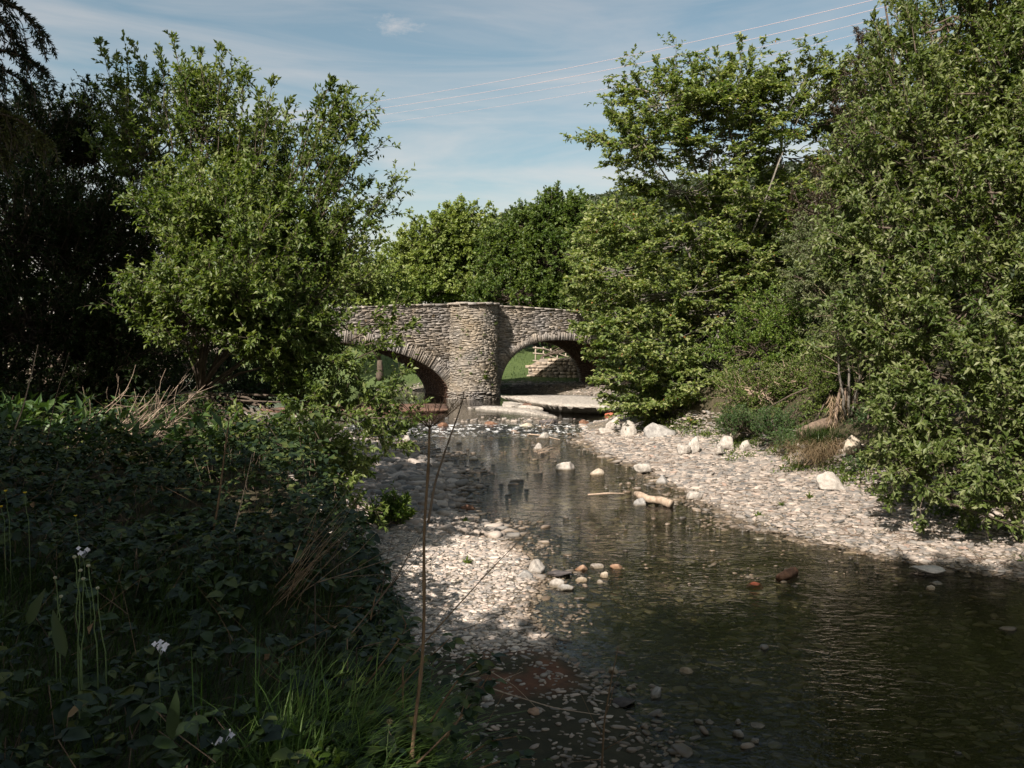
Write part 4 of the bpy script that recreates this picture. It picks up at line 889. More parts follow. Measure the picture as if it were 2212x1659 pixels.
tree('bank_shrub', 'olive green shrub behind the thin bare saplings', 'shrub', (9.6, 18.5, 1.7), [BLB(1840, 800, 19, 90, 90), BLB(1900, 720, 18.5, 70, 80), BLB(1930, 850, 17.5, 60, 70), BLB(1790, 880, 19, 50, 50)], M['mid'], M['bark'], 212, 44000, leaf=(.06, .03), spray=.55, trunk_r=.06, rmin=.2)
tree('willow_sapling', 'small bright willow sapling growing on the left shingle bar', 'sapling', W(850, 1165, 12.6)*np.array([1, 1, 0])+Z*.12, [BLB(855, 1125, 12.5, 40, 34, dn=1), BLB(820, 1145, 12.5, 34, 24)], M['bright'], M['bark'], 213, 1500, leaf=(.10, .028), spray=.3, twigs=5, per=6, trunk_r=.015, rmin=.1, axis=(.3, 1, .3, 0), twl=.6, fork=W(850, 1165, 12.6)*np.array([1, 1, 0])+Z*.22,
     shoots=[(W(850, 1150, 12.5), W(880, 1070, 12.5)), (W(850, 1150, 12.5), W(845, 1078, 12.5)), (W(840, 1150, 12.5), W(805, 1110, 12.5)), (W(850, 1150, 12.5), W(890, 1110, 12.5))])
# --- trees beyond the bridge
tree('sycamore_tree', 'pale yellow green rounded tree beyond the bridge pillar', 'tree', W(950, 720, 70)*np.array([1, 1, 0])+Z, [BLB(1000, 505, 70, 72, 55), BLB(945, 550, 69, 80, 60), BLB(900, 590, 68, 72, 60), BLB(1010, 560, 69, 65, 60), BLB(940, 630, 67, 100, 40), BLB(870, 640, 68, 45, 50)],
     M['maple'], M['bark'], 214, 80000, leaf=(.26, .18), spray=1.3, twigs=7, per=8, trunk_r=.35, group='trees beyond the bridge', rmin=.6)
tree('oak_tree', 'darker green dense domed tree beyond the right arch', 'tree', W(1180, 720, 62)*np.array([1, 1, 0])+Z, [BLB(1205, 478, 62, 56, 50), BLB(1150, 510, 61, 64, 50), BLB(1235, 500, 61, 45, 55), BLB(1110, 560, 60, 65, 55), BLB(1190, 570, 59, 80, 55), BLB(1250, 590, 60, 50, 50), BLB(1120, 640, 58, 90, 35), BLB(1220, 640, 58, 70, 40)],
     M['oak'], M['bark'], 215, 95000, leaf=(.24, .15), spray=1.2, twigs=7, per=8, trunk_r=.35, group='trees beyond the bridge', rmin=.6)
tree('lime_tree', 'light green tree showing left of the elm above the parapet', 'tree', W(1340, 720, 48)*np.array([1, 1, 0])+Z, [BLB(1330, 490, 46, 50, 45), BLB(1300, 560, 45, 50, 50), BLB(1370, 560, 45, 60, 60), BLB(1330, 640, 44, 90, 45)],
     M['elm'], M['bark'], 216, 30000, leaf=(.24, .14), spray=1.2, twigs=5, per=7, trunk_r=.25, group='trees beyond the bridge', rmin=.5, flat=.6)
tree('hazel_bush', 'yellowish bushy tree at the left end of the visible parapet', 'tree', W(820, 760, 52)*np.array([1, 1, 0])+Z, [BLB(830, 620, 54, 50, 50), BLB(780, 640, 52, 60, 45), BLB(720, 620, 52, 70, 60)], M['maple'], M['bark'], 217, 14000, leaf=(.26, .16), spray=1.1, twigs=5, per=6, trunk_r=.2, group='trees beyond the bridge', rmin=.4)
tree('ash_tree', 'thin hazy tree on the skyline behind the left willow', 'tree', W(770, 720, 90)*np.array([1, 1, 0])+Z, [BLB(780, 585, 90, 34, 40, dn=.7), BLB(740, 620, 90, 50, 40)], M['far'], M['bark'], 218, 8000, leaf=(.3, .18), spray=1.4, twigs=5, per=5, trunk_r=.25, group='trees beyond the bridge')
tree('field_tree', 'round tree far left behind the willow crown', 'tree', W(560, 720, 80)*np.array([1, 1, 0])+Z, [BLB(620, 640, 80, 90, 60), BLB(500, 620, 80, 90, 80), BLB(380, 640, 80, 90, 70)], M['oak'], M['bark'], 219, 18000, leaf=(.36, .24), spray=1.5, twigs=5, per=6, trunk_r=.35, group='trees beyond the bridge')
for i, (u, v, y, ru, rv, lb) in enumerate([(1700, 560, 40, 210, 140, 'tall green tree behind the elm and the brown conifer'), (2050, 300, 38, 220, 330, 'tall tree hidden behind the crown of the right willow'), (1620, 760, 36, 170, 110, 'dark shrubbery behind the foot of the elm'), (1950, 700, 30, 260, 170, 'dark shrubbery behind the right willow'), (1420, 760, 37, 110, 90, 'dark leafage between the elm and the bridge end')]):
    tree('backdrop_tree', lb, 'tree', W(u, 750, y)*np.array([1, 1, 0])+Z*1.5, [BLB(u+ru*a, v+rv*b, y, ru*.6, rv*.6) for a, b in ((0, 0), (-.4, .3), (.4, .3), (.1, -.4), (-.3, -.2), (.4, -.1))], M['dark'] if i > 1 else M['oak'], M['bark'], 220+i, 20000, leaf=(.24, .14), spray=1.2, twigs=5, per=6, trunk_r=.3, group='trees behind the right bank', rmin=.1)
# low hedge growth on the meadow side behind the parapet
tree('hedge', 'low leafy hedge running just behind the bridge parapet', 'hedge', (2, 54, 1.2), [(np.array([x_, 57+.1*x_, 2.5 + (1.1 if x_ > -9 else .5)]), (2.2, 1.6, 2.0), 1) for x_ in np.arange(4.5, 22, 2.4)], M['oak'], M['bark'], 230, 24000, leaf=(.2, .13), spray=.9, twigs=5, per=6, trunk_r=.1, rmin=.4)

# --- conifer at the left whose drooping tips enter the view
def conifer(name, label, base, h, rbot, seed, ntw, extra=(), litmat=None):
    r = rs(seed); base = np.array(base, float); t = thing(name, base, label, 'tree'); Wd = Acc(); Lf = Acc(); L2 = Acc()
    Wd.add(*tubes(np.stack([base+Z*z_ for z_ in np.linspace(-.3, h, 8)]), np.linspace(.2, .02, 8), 8))
    for k in range(ntw):
        z_ = h*(.12+.88*(k/ntw)); L = rbot*(1-(z_/h))**.8+.3; a_ = k*2.4+r.uniform(-.3, .3); d = np.array([math.cos(a_), math.sin(a_), 0])
        tp_ = base+Z*z_+d*L
        if tp_[0]+.5 > -.66*tp_[1] and tp_[1] > .5: continue
        q = np.linspace(0, 1, 6)[:, None]; P = base+Z*z_+d*L*q+Z*(.15*L*q-.45*L*q**2); Wd.add(*tubes(P, np.linspace(.03, .005, 6), 4))
        m = int(L*34); u = r.uniform(.1, 1, m); p = base+Z*z_+d*L*u[:, None]+Z*(.15*L*u-.45*L*u**2)[:, None]; sd = np.cross(d, Z)*r.choice([-1, 1], m)[:, None]
        dr = nrm(sd*.8+d*.5-Z*.5+rnd(r, m)*.3); tl = .5*(1.1-u)*L**.5*r.uniform(.4, 1, m)
        c = 9; w = r.uniform(0, 1, (m, c)); lp = (p[:, None]+dr[:, None]*(tl[:, None]*w)[..., None]).reshape(-1, 3); ld = (dr[:, None]+rnd(r, m, c)*.7-Z*.3).reshape(-1, 3)
        Lf.add(*leaves(lp, ld, rnd(r, len(lp)), .15, .055))
    for (p0, p1, lit) in extra:
        p0, p1 = np.array(p0, float), np.array(p1, float); q = np.linspace(0, 1, 12)[:, None]; L = np.linalg.norm(p1-p0)
        P = p0*(1-q)+p1*q+Z*(.22*L*np.sin(q*math.pi)*(.3+q)); Wd.add(*tubes(P, np.linspace(.02, .002, 12), 4))
        n = 17; u = r.uniform(.25, 1, n); k = np.minimum((u*11).astype(int), 10); f = u*11-k; p = P[k]*(1-f)[:, None]+P[k+1]*f[:, None]
        dr = nrm(nrm(p1-p0)*.45-Z*.9+rnd(r, n)*.35); tl = (.10+.32*(1-u))*r.uniform(.5, 1.2, n)
        Wd.add(*tubes(np.stack([p, p+dr*tl[:, None]*.5+nrm(p1-p0)*.02, p+dr*tl[:, None]-Z*.02], 1), .0022, 3, cap=False))
        c = 34; w = r.uniform(0, 1, (n, c)); lp = (p[:, None]+dr[:, None]*(tl[:, None]*w)[..., None]).reshape(-1, 3); ld = (dr[:, None]*.7+rnd(r, n, c)*.75).reshape(-1, 3)
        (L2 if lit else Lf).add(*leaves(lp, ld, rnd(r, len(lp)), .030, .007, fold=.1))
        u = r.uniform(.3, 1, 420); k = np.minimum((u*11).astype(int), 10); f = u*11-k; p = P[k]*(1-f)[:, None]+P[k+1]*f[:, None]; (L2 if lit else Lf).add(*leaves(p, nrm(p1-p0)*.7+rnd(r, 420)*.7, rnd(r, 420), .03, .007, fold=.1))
    Lf.mk('needles', M['conifer_dark'], t); Wd.mk('trunk', M['bark'], t)
    if L2.n: L2.mk('sunlit_needles', M['conifer'], t)  # branch tips in the sun, brightened by their own needle colour
    return t
cb = np.array([-6.6, 3.4, 1.5])
ex = []
for (u0, v0, u1, v1, lit) in [(-160, -20, 103, 85, 0), (-190, -60, 56, 118, 0), (-220, 170, 200*.5, 158, 0), (-220, 190, 60, 185, 0), (-200, 210, 20, 245, 0), (-160, 260, 110, 315, 1), (-190, 250, 40, 290, 1), (-190, 290, 20, 350, 1), (-120, 240, 22, 262, 1), (-200, 270, 88, 300, 1)]:
    ex.append((W(u0, v0, 3.6), W(u1, v1, 3.7), lit))
conifer('larch_tree', 'drooping larch whose branch tips hang in at the top left border', cb, 8.6, 1.9, 301, 90, ex)
conifer('spruce_tree', 'tall spruce standing left of the view and shading the left bank', (-10.9, 9.2, 1.5), 18, 3.3, 302, 230)
conifer('spruce_tree', 'second spruce left of the view beside the tall one', (-13.6, 5.5, 1.5), 19, 3.4, 303, 230)

# --- trees behind the photographer that shade the bank and the near water
def shadeblob(x, y, rad, h): return (np.array([x, y, 0.])+SUN/SUN[2]*h, (rad, rad, rad*.8), 1)
tree('sycamore_tree', 'big sycamore behind the viewpoint shading the near water', 'tree', (-3.5, -6, 1.4), [shadeblob(4.3, 6.6, 3.3, 10.5), shadeblob(7.4, 6.7, 3.2, 11), shadeblob(2.3, 5.7, 2.5, 9.5), shadeblob(5, 2, 3, 11), shadeblob(9.5, 4.5, 3, 11), shadeblob(1.5, 1.5, 2.6, 9), (np.array([0, -1.5, 8.5]), (2.6, 2.2, 1.5), 1), (np.array([3.2, -1.2, 9]), (2.4, 2.2, 1.5), 1), (np.array([-1.2, -4.5, 9]), (3, 2.5, 1.8), 1)], M['oak'], M['bark'], 310, 125000, leaf=(.22, .15), spray=.9, twigs=5, per=6, trunk_r=.3, rmin=.05, group='trees behind the viewpoint')  # last three crown blobs added overhead, out of view, to block skylight
tree('sycamore_tree', 'sycamore behind and left of the viewpoint shading the brambles', 'tree', (-6.5, -3.5, 1.4), [shadeblob(1.0, 6.3, 1.35, 7.2), shadeblob(-.7, 6.2, 1.45, 7), shadeblob(.3, 5.2, 1.5, 7), shadeblob(-2.2, 3, 1.9, 7.5), shadeblob(-3.3, 6.6, 1.9, 6.6), shadeblob(-5.2, 4.5, 2.2, 6.6), shadeblob(-5.5, 8.3, 1.9, 6.0), shadeblob(-3.6, 9.3, 1.1, 6.4), shadeblob(-8, 9.5, 2.2, 6)], M['oak'], M['bark'], 311, 95000, leaf=(.19, .13), spray=.7, twigs=5, per=6, trunk_r=.25, rmin=.05, group='trees behind the viewpoint')

# --- far wooded ridge
hx = np.linspace(-420, 900, 120); hy = np.linspace(300, 1500, 50); HX, HY = np.meshgrid(hx, hy)
ridge = np.interp(HX, [-420, -120, -50, -18, 0, 30, 88, 160, 400, 900], [4, 8, 30, 78, 88, 93, 103, 115, 150, 170])
HZ = ridge*sst(HY, 330, 560)*(.93+.07*np.sin(HX*.03)) + 2*fbm(HX*.04, HY*.04)
ih = np.arange(HX.size).reshape(HX.shape); qh = np.stack([ih[:-1, :-1], ih[:-1, 1:], ih[1:, 1:], ih[1:, :-1]], -1).reshape(-1, 4)
mh, nt, o = newmat('hill_ground'); nv = noise(nt, .05, 5, .6, wpos(nt)); princ(nt, o, ramp(nt, [(.35, (.03, .045, .02)), (.65, (.06, .08, .03))], nv).outputs[0], .9, .1)
tag(mk('hill', np.stack([HX, HY, HZ], -1), qh, mh, smooth=True), kind='structure')
r = rs(400); n = 2600; x = r.uniform(-40, 260, n); y = r.uniform(400, 600, n)
z = np.interp(x, [-420, -120, -50, -18, 0, 30, 88, 160, 400, 900], [4, 8, 30, 78, 88, 93, 103, 115, 150, 170])*sst(y, 330, 560)
a = Acc(); c = 26; s = r.uniform(3, 6.5, n); d = rnd(r, n, c); d[..., 2] = np.abs(d[..., 2])
p = np.stack([x, y, z], -1)[:, None]+d*s[:, None, None]*np.array([1, 1, 1.25])*.9; a.add(*leaves(p.reshape(-1, 3), rnd(r, n*c), d.reshape(-1, 3)+rnd(r, n*c)*.3, 3.4, 2.8))
tag(a.mk('hill_wood', M['far']), 'wooded ridge in the distance between the tree crowns', 'woodland', kind='stuff')

# ------------------------------------------------------------------ foreground bank vegetation
r = rs(500)
def canopy(x, y): return height(x, y)
# brambles
def selbank(x, y, m=0.0): return x < pl(y, BL)+.45+m
n = 24000; y = 2.0+13*r.uniform(0, 1, n)**1.5; x = pl(y, BL)+.5-r.uniform(0, 1, n)**1.1*(3.5+y*.55); k = (x > -.75*y-1.5)
grassy = (x < -.35-.12*y) & (y < 4.6+.6*fbm(x*2, y*2)); k &= ~(grassy & (r.uniform(0, 1, n) < .75)); x, y = x[k], y[k]; n = len(x)
top = .26+.16*sst(y, 4, 8)+(.22+.16*sst(y, 4, 8))*fbm(x*1.6, y*1.6)+.14*fbm(x*5+3, y*5); u = r.uniform(0, 1, n)**.7; edge = sst(pl(y, BL)+.5-x, 0, .5)
z = height(x, y)+np.maximum(top, .1)*u*(.5+.5*edge)+.05; P = np.stack([x, y, z], -1)
ya = r.uniform(0, 2*math.pi, n); dd = np.stack([np.cos(ya), np.sin(ya), r.normal(-.05, .25, n)], -1); up = nrm(Z+rnd(r, n)*.38)
sz = .04+.075*r.uniform(0, 1, n)**1.6
a = Acc(); near = y < 7
for off, sc_l in ((0, 1.0), (1.15, .85), (-1.15, .85)):
    c, s = math.cos(off), math.sin(off); sdv = np.cross(up, dd); D = nrm(dd*c+sdv*s)
    D[:, 2] -= .15
    P0 = P+nrm(dd)*.012
    a.add(*ovate(P0[near], D[near], up[near]+rnd(r, near.sum())*.15, sz[near]*sc_l, sz[near]*sc_l*.68, r))
    f = ~near; a.add(*leaves(P0[f], D[f], up[f], sz[f]*sc_l*1.1, sz[f]*sc_l*.8))
st = Acc(); m = 2600; i = r.choice(n, m); Q = P[i]; g = Q.copy(); g[:, 2] -= r.uniform(.1, .35, m); g[:, :2] += r.normal(0, .08, (m, 2))
st.add(*tubes(np.stack([g, (g+Q)/2+r.normal(0, .02, (m, 3)), Q], 1), .0022, 3, cap=False))
bt = thing('bramble_thicket', (-2.5, 6, 1.45), 'dense shaded bramble thicket covering the left bank', 'bramble'); bt['kind'] = 'stuff'
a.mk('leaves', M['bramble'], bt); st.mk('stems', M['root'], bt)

# arching bramble shoots standing out against the shingle: each a thing
def shoot(label, pts, seed, nl=9, ls=.06, ydir=0):
    r = rs(seed); P = np.array([W(*q) for q in pts]); t0 = np.linspace(0, 1, len(P)); tq = np.linspace(0, 1, 12); C = np.stack([np.interp(tq, t0, P[:, j]) for j in range(3)], -1)
    C[1:-1] = (C[:-2]+C[1:-1]*2+C[2:])/4
    t = thing('bramble_shoot', C[0], label, 'bramble shoot', 'bramble shoots at the edge of the bank'); V = tubes(C, np.linspace(.004, .0018, 12), 5); mk('stem', V[0], list(V[1:]), M['stalk'], t)
    a = Acc(); u = np.linspace(.3, 1, nl); pp_ = np.stack([np.interp(u, tq, C[:, j]) for j in range(3)], -1); a_ = np.arange(nl)*2.4; dd = np.stack([np.cos(a_), np.sin(a_)*.6, .2+0*a_], -1); up = nrm(Z+rnd(r, nl)*.5)
    for off, s in ((0, 1.), (1.2, .8), (-1.2, .8)):
        D = nrm(dd*math.cos(off)+np.cross(up, dd)*math.sin(off)); q = np.where(u > .95, .6, 1)*ls*s; a.add(*ovate(pp_+dd*.03, D-Z*.25, up, q, q*.65, r))
    a.mk('leaves', M['bramble'], t); return t
shoot('bramble shoot with drooping leaves against the pale shingle left of the tall stalk', [(800, 1340, 3.6), (810, 1290, 3.6), (822, 1262, 3.6)], 1, 5, .055)
shoot('leafy bramble shoot just left of the tall stalk over the shingle', [(790, 1480, 3.2), (850, 1400, 3.2), (880, 1352, 3.2), (868, 1330, 3.2)], 2, 7)
shoot('bramble shoot crossing behind the tall stalk at the shingle foot', [(850, 1500, 3.1), (905, 1440, 3.1), (950, 1400, 3.1), (972, 1378, 3.1)], 3, 7, .055)
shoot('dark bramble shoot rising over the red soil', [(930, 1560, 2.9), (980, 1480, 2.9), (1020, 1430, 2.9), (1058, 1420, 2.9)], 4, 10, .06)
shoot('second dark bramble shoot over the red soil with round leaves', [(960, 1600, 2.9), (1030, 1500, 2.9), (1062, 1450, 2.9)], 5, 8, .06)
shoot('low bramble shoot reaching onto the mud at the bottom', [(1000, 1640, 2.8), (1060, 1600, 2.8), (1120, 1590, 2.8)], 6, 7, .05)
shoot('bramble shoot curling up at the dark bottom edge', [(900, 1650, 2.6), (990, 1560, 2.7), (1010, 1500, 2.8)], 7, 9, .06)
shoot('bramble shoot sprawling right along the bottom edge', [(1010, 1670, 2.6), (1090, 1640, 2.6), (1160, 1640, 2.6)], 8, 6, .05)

# grass
def blades(r, P, D, L, wd, k=5, droop=.5):
    n = len(P); t = np.linspace(0, 1, k); D = nrm(D); hz = D*np.array([1, 1, 0]); S = nrm(np.cross(D, Z)+1e-6)
    C = P[:, None]+D[:, None]*(L[:, None]*t)[..., None]+(hz[:, None]*.5-Z*.55)*(L[:, None]*t**2.2*droop)[..., None]
    w = (wd[:, None]*(1-t**1.6*.96))[..., None]*S[:, None]*.5
    V = np.stack([C-w, C+w], 2); b = np.arange(n*k*2).reshape(n, k, 2)
    q = np.stack([b[:, :-1, 0], b[:, :-1, 1], b[:, 1:, 1], b[:, 1:, 0]], -1).reshape(-1, 4); return V.reshape(-1, 3), q
def grassfield(name, label, n, fx, lmin, lmax, wd, seed, mat, lean=(.3, .1), droop=.6, mixdry=0):
    r = rs(seed); x, y = fx(r, n); n = len(x); P = np.stack([x, y, height(x, y)-.02], -1); cl = fbm(x*4, y*4)
    D = np.stack([lean[0]+r.normal(0, .35, n), lean[1]+r.normal(0, .35, n), np.ones(n)], -1); L = r.uniform(lmin, lmax, n)*(1+.35*cl)
    a = Acc(); a.add(*blades(r, P, D, L, r.uniform(.5, 1, n)*wd, droop=droop)); return tag(a.mk(name, mat), label, 'grass', kind='stuff')
def f1(r, n):
    y = r.uniform(1.9, 5.2, n); x = r.uniform(-4.2, .1, n); k = (x < pl(y, BL)+.1) & (x > -.75*y-.6) & ((x < -.2-.15*y+.3*fbm(x*2, y*2)) | (y < 2.9)); return x[k], y[k]
grassfield('grass', 'long dark shaded grass at the front of the left bank', 17000, f1, .22, .5, .007, 51, M['grass'], lean=(.35, .05))
def f2(r, n): y = r.normal(2.8, .2, n); x = r.normal(-.66, .22, n); return x, y
grassfield('sunlit_grass', 'tuft of long sunlit grass at the bottom edge', 1500, f2, .32, .6, .009, 52, M['grass_lit'], lean=(.45, .1))
def f3(r, n):
    y = r.uniform(47, 90, n); x = r.uniform(-24, 14, n); k = (height(x, y) > .5) & (y > 51); return x[k], y[k]
grassfield('meadow_grass', 'short sunlit meadow grass beyond the bridge arches', 26000, f3, .15, .4, .05, 53, M['grass'])
def f4(r, n):
    y = r.uniform(10, 30, n); x = pl(y, BR)+r.uniform(-.3, 3, n); return x, y
grassfield('bank_grass', 'rough grass along the foot of the right bank', 9000, f4, .15, .45, .014, 54, M['grass'], lean=(-.3, -.3), droop=.8)
def f5(r, n):
    y = r.uniform(5, 22, n); x = pl(y, BL)-r.uniform(-.2, 6, n); return x, y
grassfield('bank_weeds', 'broad bladed grass among the brambles of the left bank', 5000, f5, .2, .5, .012, 55, M['grass'])
# broad dock-like leaves lit on the far left bank
r = rs(60); n = 900; x = r.uniform(-8.5, -3.2, n); y = r.uniform(8.3, 11.5, n); k = x < pl(y, BL)-.4; x, y = x[k], y[k]; n = len(x); P = np.stack([x, y, height(x, y)+r.uniform(.2, .55, n)], -1)
a = Acc(); a.add(*leaves(P, rnd(r, n)+Z*.5, Z+rnd(r, n)*.5, r.uniform(.12, .26, n), r.uniform(.05, .09, n))); tag(a.mk('broad_weeds', M['elm_low']), 'sunlit broad leaved weeds along the back of the left bank', 'weeds', kind='stuff')

# ---- tall dead stalks
def stalk(name, label, pts, r0, r1, mat=None, cat='stalk', nodes=0, umbel=None, branches=(), seed=1, group='dead plant stalks on the bank', ground=True):
    r = rs(seed); P = np.array([W(*q) for q in pts]); t0 = np.linspace(0, 1, len(P)); tq = np.linspace(0, 1, 24); C = np.stack([np.interp(tq, t0, P[:, j]) for j in range(3)], -1)
    for _ in range(2): C[1:-1] = (C[:-2]+C[1:-1]*2+C[2:])/4
    if ground:
        g = C[0].copy(); g[2] = float(height(g[0], g[1]))-.05; C = np.concatenate([g[None], C]) if g[2] < C[0][2]-.01 else C
    k = len(C); rad = np.linspace(r0, r1, k); t = thing(name, C[0], label, cat, group)
    if nodes:
        for j in range(2, k-2, max(1, k//nodes)): rad[j] *= 1.35
    V = tubes(C, rad, 7); mk('stem', V[0], list(V[1:]), mat or M['stalk'], t)
    a = Acc()
    for b in branches: Q = np.array([W(*q) for q in b]); m = limb(Q[0], Q[-1], r, .04, 5); a.add(*tubes(m, np.linspace(r1*1.1+.0008, .0007, 5), 4))
    if umbel:
        c = C[-1]; n, L = umbel; 
        for i in range(n):
            an = i/n*2*math.pi; e = c+L*np.array([math.cos(an)*.75, math.sin(an)*.75, r.uniform(.45, .75)]); m = np.stack([c, (c+e)/2+Z*-.02*L+0*e, e]); a.add(*tubes(m, .0013, 4))
            for j in range(7): f = e+rnd(r, 1)[0]*.02+Z*.015; a.add(*tubes(np.stack([e, f]), .0007, 3))
    if a.n: a.mk('umbel' if umbel else 'side_twigs', mat or M['stalk'], t)
    return t
stalk('hogweed_stalk', 'tall dead hollow stalk with an empty umbel head in front of the stream', [(888, 1660, 2.75), (896, 1560, 2.78), (912, 1440, 2.8), (917, 1330, 2.82), (915, 1150, 2.85), (926, 1010, 2.9), (928, 925, 2.92)], .0072, .0042, nodes=4, umbel=(17, .145), seed=1)
stalk('leaning_stalk', 'thin dark stalk leaning right across the tall umbel stalk', [(925, 1130, 2.86), (940, 1040, 2.9), (970, 950, 2.95), (992, 890, 3.0), (1003, 850, 3.0)], .005, .0018, M['root'], seed=2, ground=False)
stalk('diagonal_stem', 'long thin stem slanting up right over the shingle bar', [(870, 1440, 3.1), (960, 1340, 3.3), (1060, 1230, 3.5), (1180, 1110, 3.8)], .0042, .001, seed=3, branches=[[(1040, 1250, 3.4), (1120, 1165, 3.5)]])
stalk('wiry_stem', 'fine branching wiry stems crossing over the shingle bar', [(750, 1380, 3.3), (840, 1270, 3.4), (890, 1190, 3.5), (920, 1130, 3.55)], .003, .001, M['root'], seed=4, branches=[[(840, 1270, 3.4), (960, 1155, 3.5)], [(850, 1260, 3.4), (900, 1160, 3.4)], [(800, 1320, 3.4), (870, 1210, 3.3)], [(820, 1300, 3.4), (850, 1150, 3.4)]])
stalk('wiry_stem', 'fine nearly level stems crossing the upper shingle bar', [(680, 1260, 3.6), (760, 1235, 3.6), (850, 1205, 3.6), (900, 1190, 3.6)], .0028, .001, M['root'], seed=5, branches=[[(760, 1235, 3.6), (890, 1160, 3.6)], [(720, 1250, 3.6), (870, 1240, 3.6)]])
stalk('wiry_stem', 'fine level stems crossing the lower shingle bar', [(770, 1400, 3.3), (900, 1370, 3.3), (1000, 1360, 3.3), (1080, 1330, 3.3)], .0028, .001, M['root'], seed=6, branches=[[(800, 1395, 3.3), (990, 1400, 3.3)], [(840, 1390, 3.3), (960, 1310, 3.3)], [(860, 1390, 3.3), (1000, 1440, 3.3)]])
stalk('dead_stalk', 'dead branching stem standing in the mud at the bottom right of the bank', [(1300, 1659, 4.6), (1305, 1560, 4.6), (1320, 1470, 4.6), (1335, 1400, 4.6)], .007, .0025, M['stalk'], seed=7, branches=[[(1303, 1620, 4.6), (1400, 1560, 4.6)], [(1305, 1600, 4.6), (1255, 1500, 4.6)], [(1310, 1540, 4.6), (1350, 1440, 4.6)], [(1300, 1640, 4.6), (1200, 1650, 4.6)]])
stalk('dead_stalk', 'bleached bramble cane lying over the red soil', [(1040, 1480, 3.6), (1100, 1500, 3.7), (1200, 1530, 3.9), (1300, 1545, 4.1)], .004, .0015, M['twig'], seed=8, ground=False, branches=[[(1060, 1485, 3.6), (1130, 1450, 3.7)]])
stalk('dead_stalk', 'thin dead cane arching above the red soil', [(1000, 1460, 3.4), (1050, 1445, 3.5), (1110, 1480, 3.6), (1160, 1530, 3.7)], .003, .001, M['twig'], seed=9, ground=False)
stalk('nettle_stem', 'tall bare dark stem rising from the brambles under the willow', [(440, 1250, 5.5), (470, 1100, 5.5), (485, 980, 5.5), (495, 905, 5.5)], .009, .004, M['stalk'], seed=10)
stalk('nettle_stem', 'slim tan stem bending right among the brambles', [(480, 1260, 5.2), (505, 1150, 5.2), (530, 1050, 5.2), (545, 980, 5.2)], .006, .002, M['twig'], seed=11)
stalk('dead_shoot', 'tall bare reddish shoot at the left border', [(20, 960, 8.0), (50, 880, 8.0), (70, 800, 8.0), (82, 745, 8.0)], .008, .003, M['twig'], seed=12)
stalk('dead_shoot', 'thin dark red shoot rising from the left weeds', [(100, 960, 8.4), (120, 860, 8.4), (150, 760, 8.4)], .006, .002, M['root'], seed=13, branches=[[(120, 860, 8.4), (175, 800, 8.4)]])
# pale dead brush on the left bank
r = rs(70); t = thing('dead_brush', W(190, 955, 9.3), 'bleached heap of dead branches leaning out of the left bank', 'dead branches'); a = Acc()
for k in range(26):
    b = np.array([190+r.uniform(-50, 150), 955+r.uniform(-10, 15)]); L = r.uniform(70, 190); an = R(r.uniform(28, 52)); e = b+L*np.array([math.cos(an), -math.sin(an)]); y = 9.3+r.uniform(-.5, .6); P = limb(W(b[0], b[1], y), W(e[0], e[1], y+r.uniform(-.3, .3)), r, .05, 7); a.add(*tubes(P, np.linspace(.009, .003, 7), 4))
    for j in range(5):
        q = P[r.randint(2, 6)]; d = nrm(P[-1]-P[0]+rnd(r, 1)[0]*.9*np.linalg.norm(P[-1]-P[0])); a.add(*tubes(limb(q, q+d*r.uniform(.15, .5), r, .08, 4), np.linspace(.004, .0015, 4), 3))
a.mk('branches', M['twig'], t)
# dry stems bundle
t = thing('dead_stalk_bundle', W(640, 1330, 3.8), 'bundle of straw coloured dead stems splayed across the brambles', 'dead stems'); a = Acc()
for k in range(24):
    b = (600+r.uniform(-25, 45), 1290+r.uniform(-60, 60)); L = r.uniform(90, 290); an = R(r.uniform(38, 72)); y = 4.0+r.uniform(-.3, .3); e = (b[0]+L*math.cos(an), b[1]-L*math.sin(an)); a.add(*tubes(limb(W(*b, y), W(*e, y), r, .06, 6), np.linspace(.0022, .0009, 6), 3))
a.mk('stems', M['dry'], t)
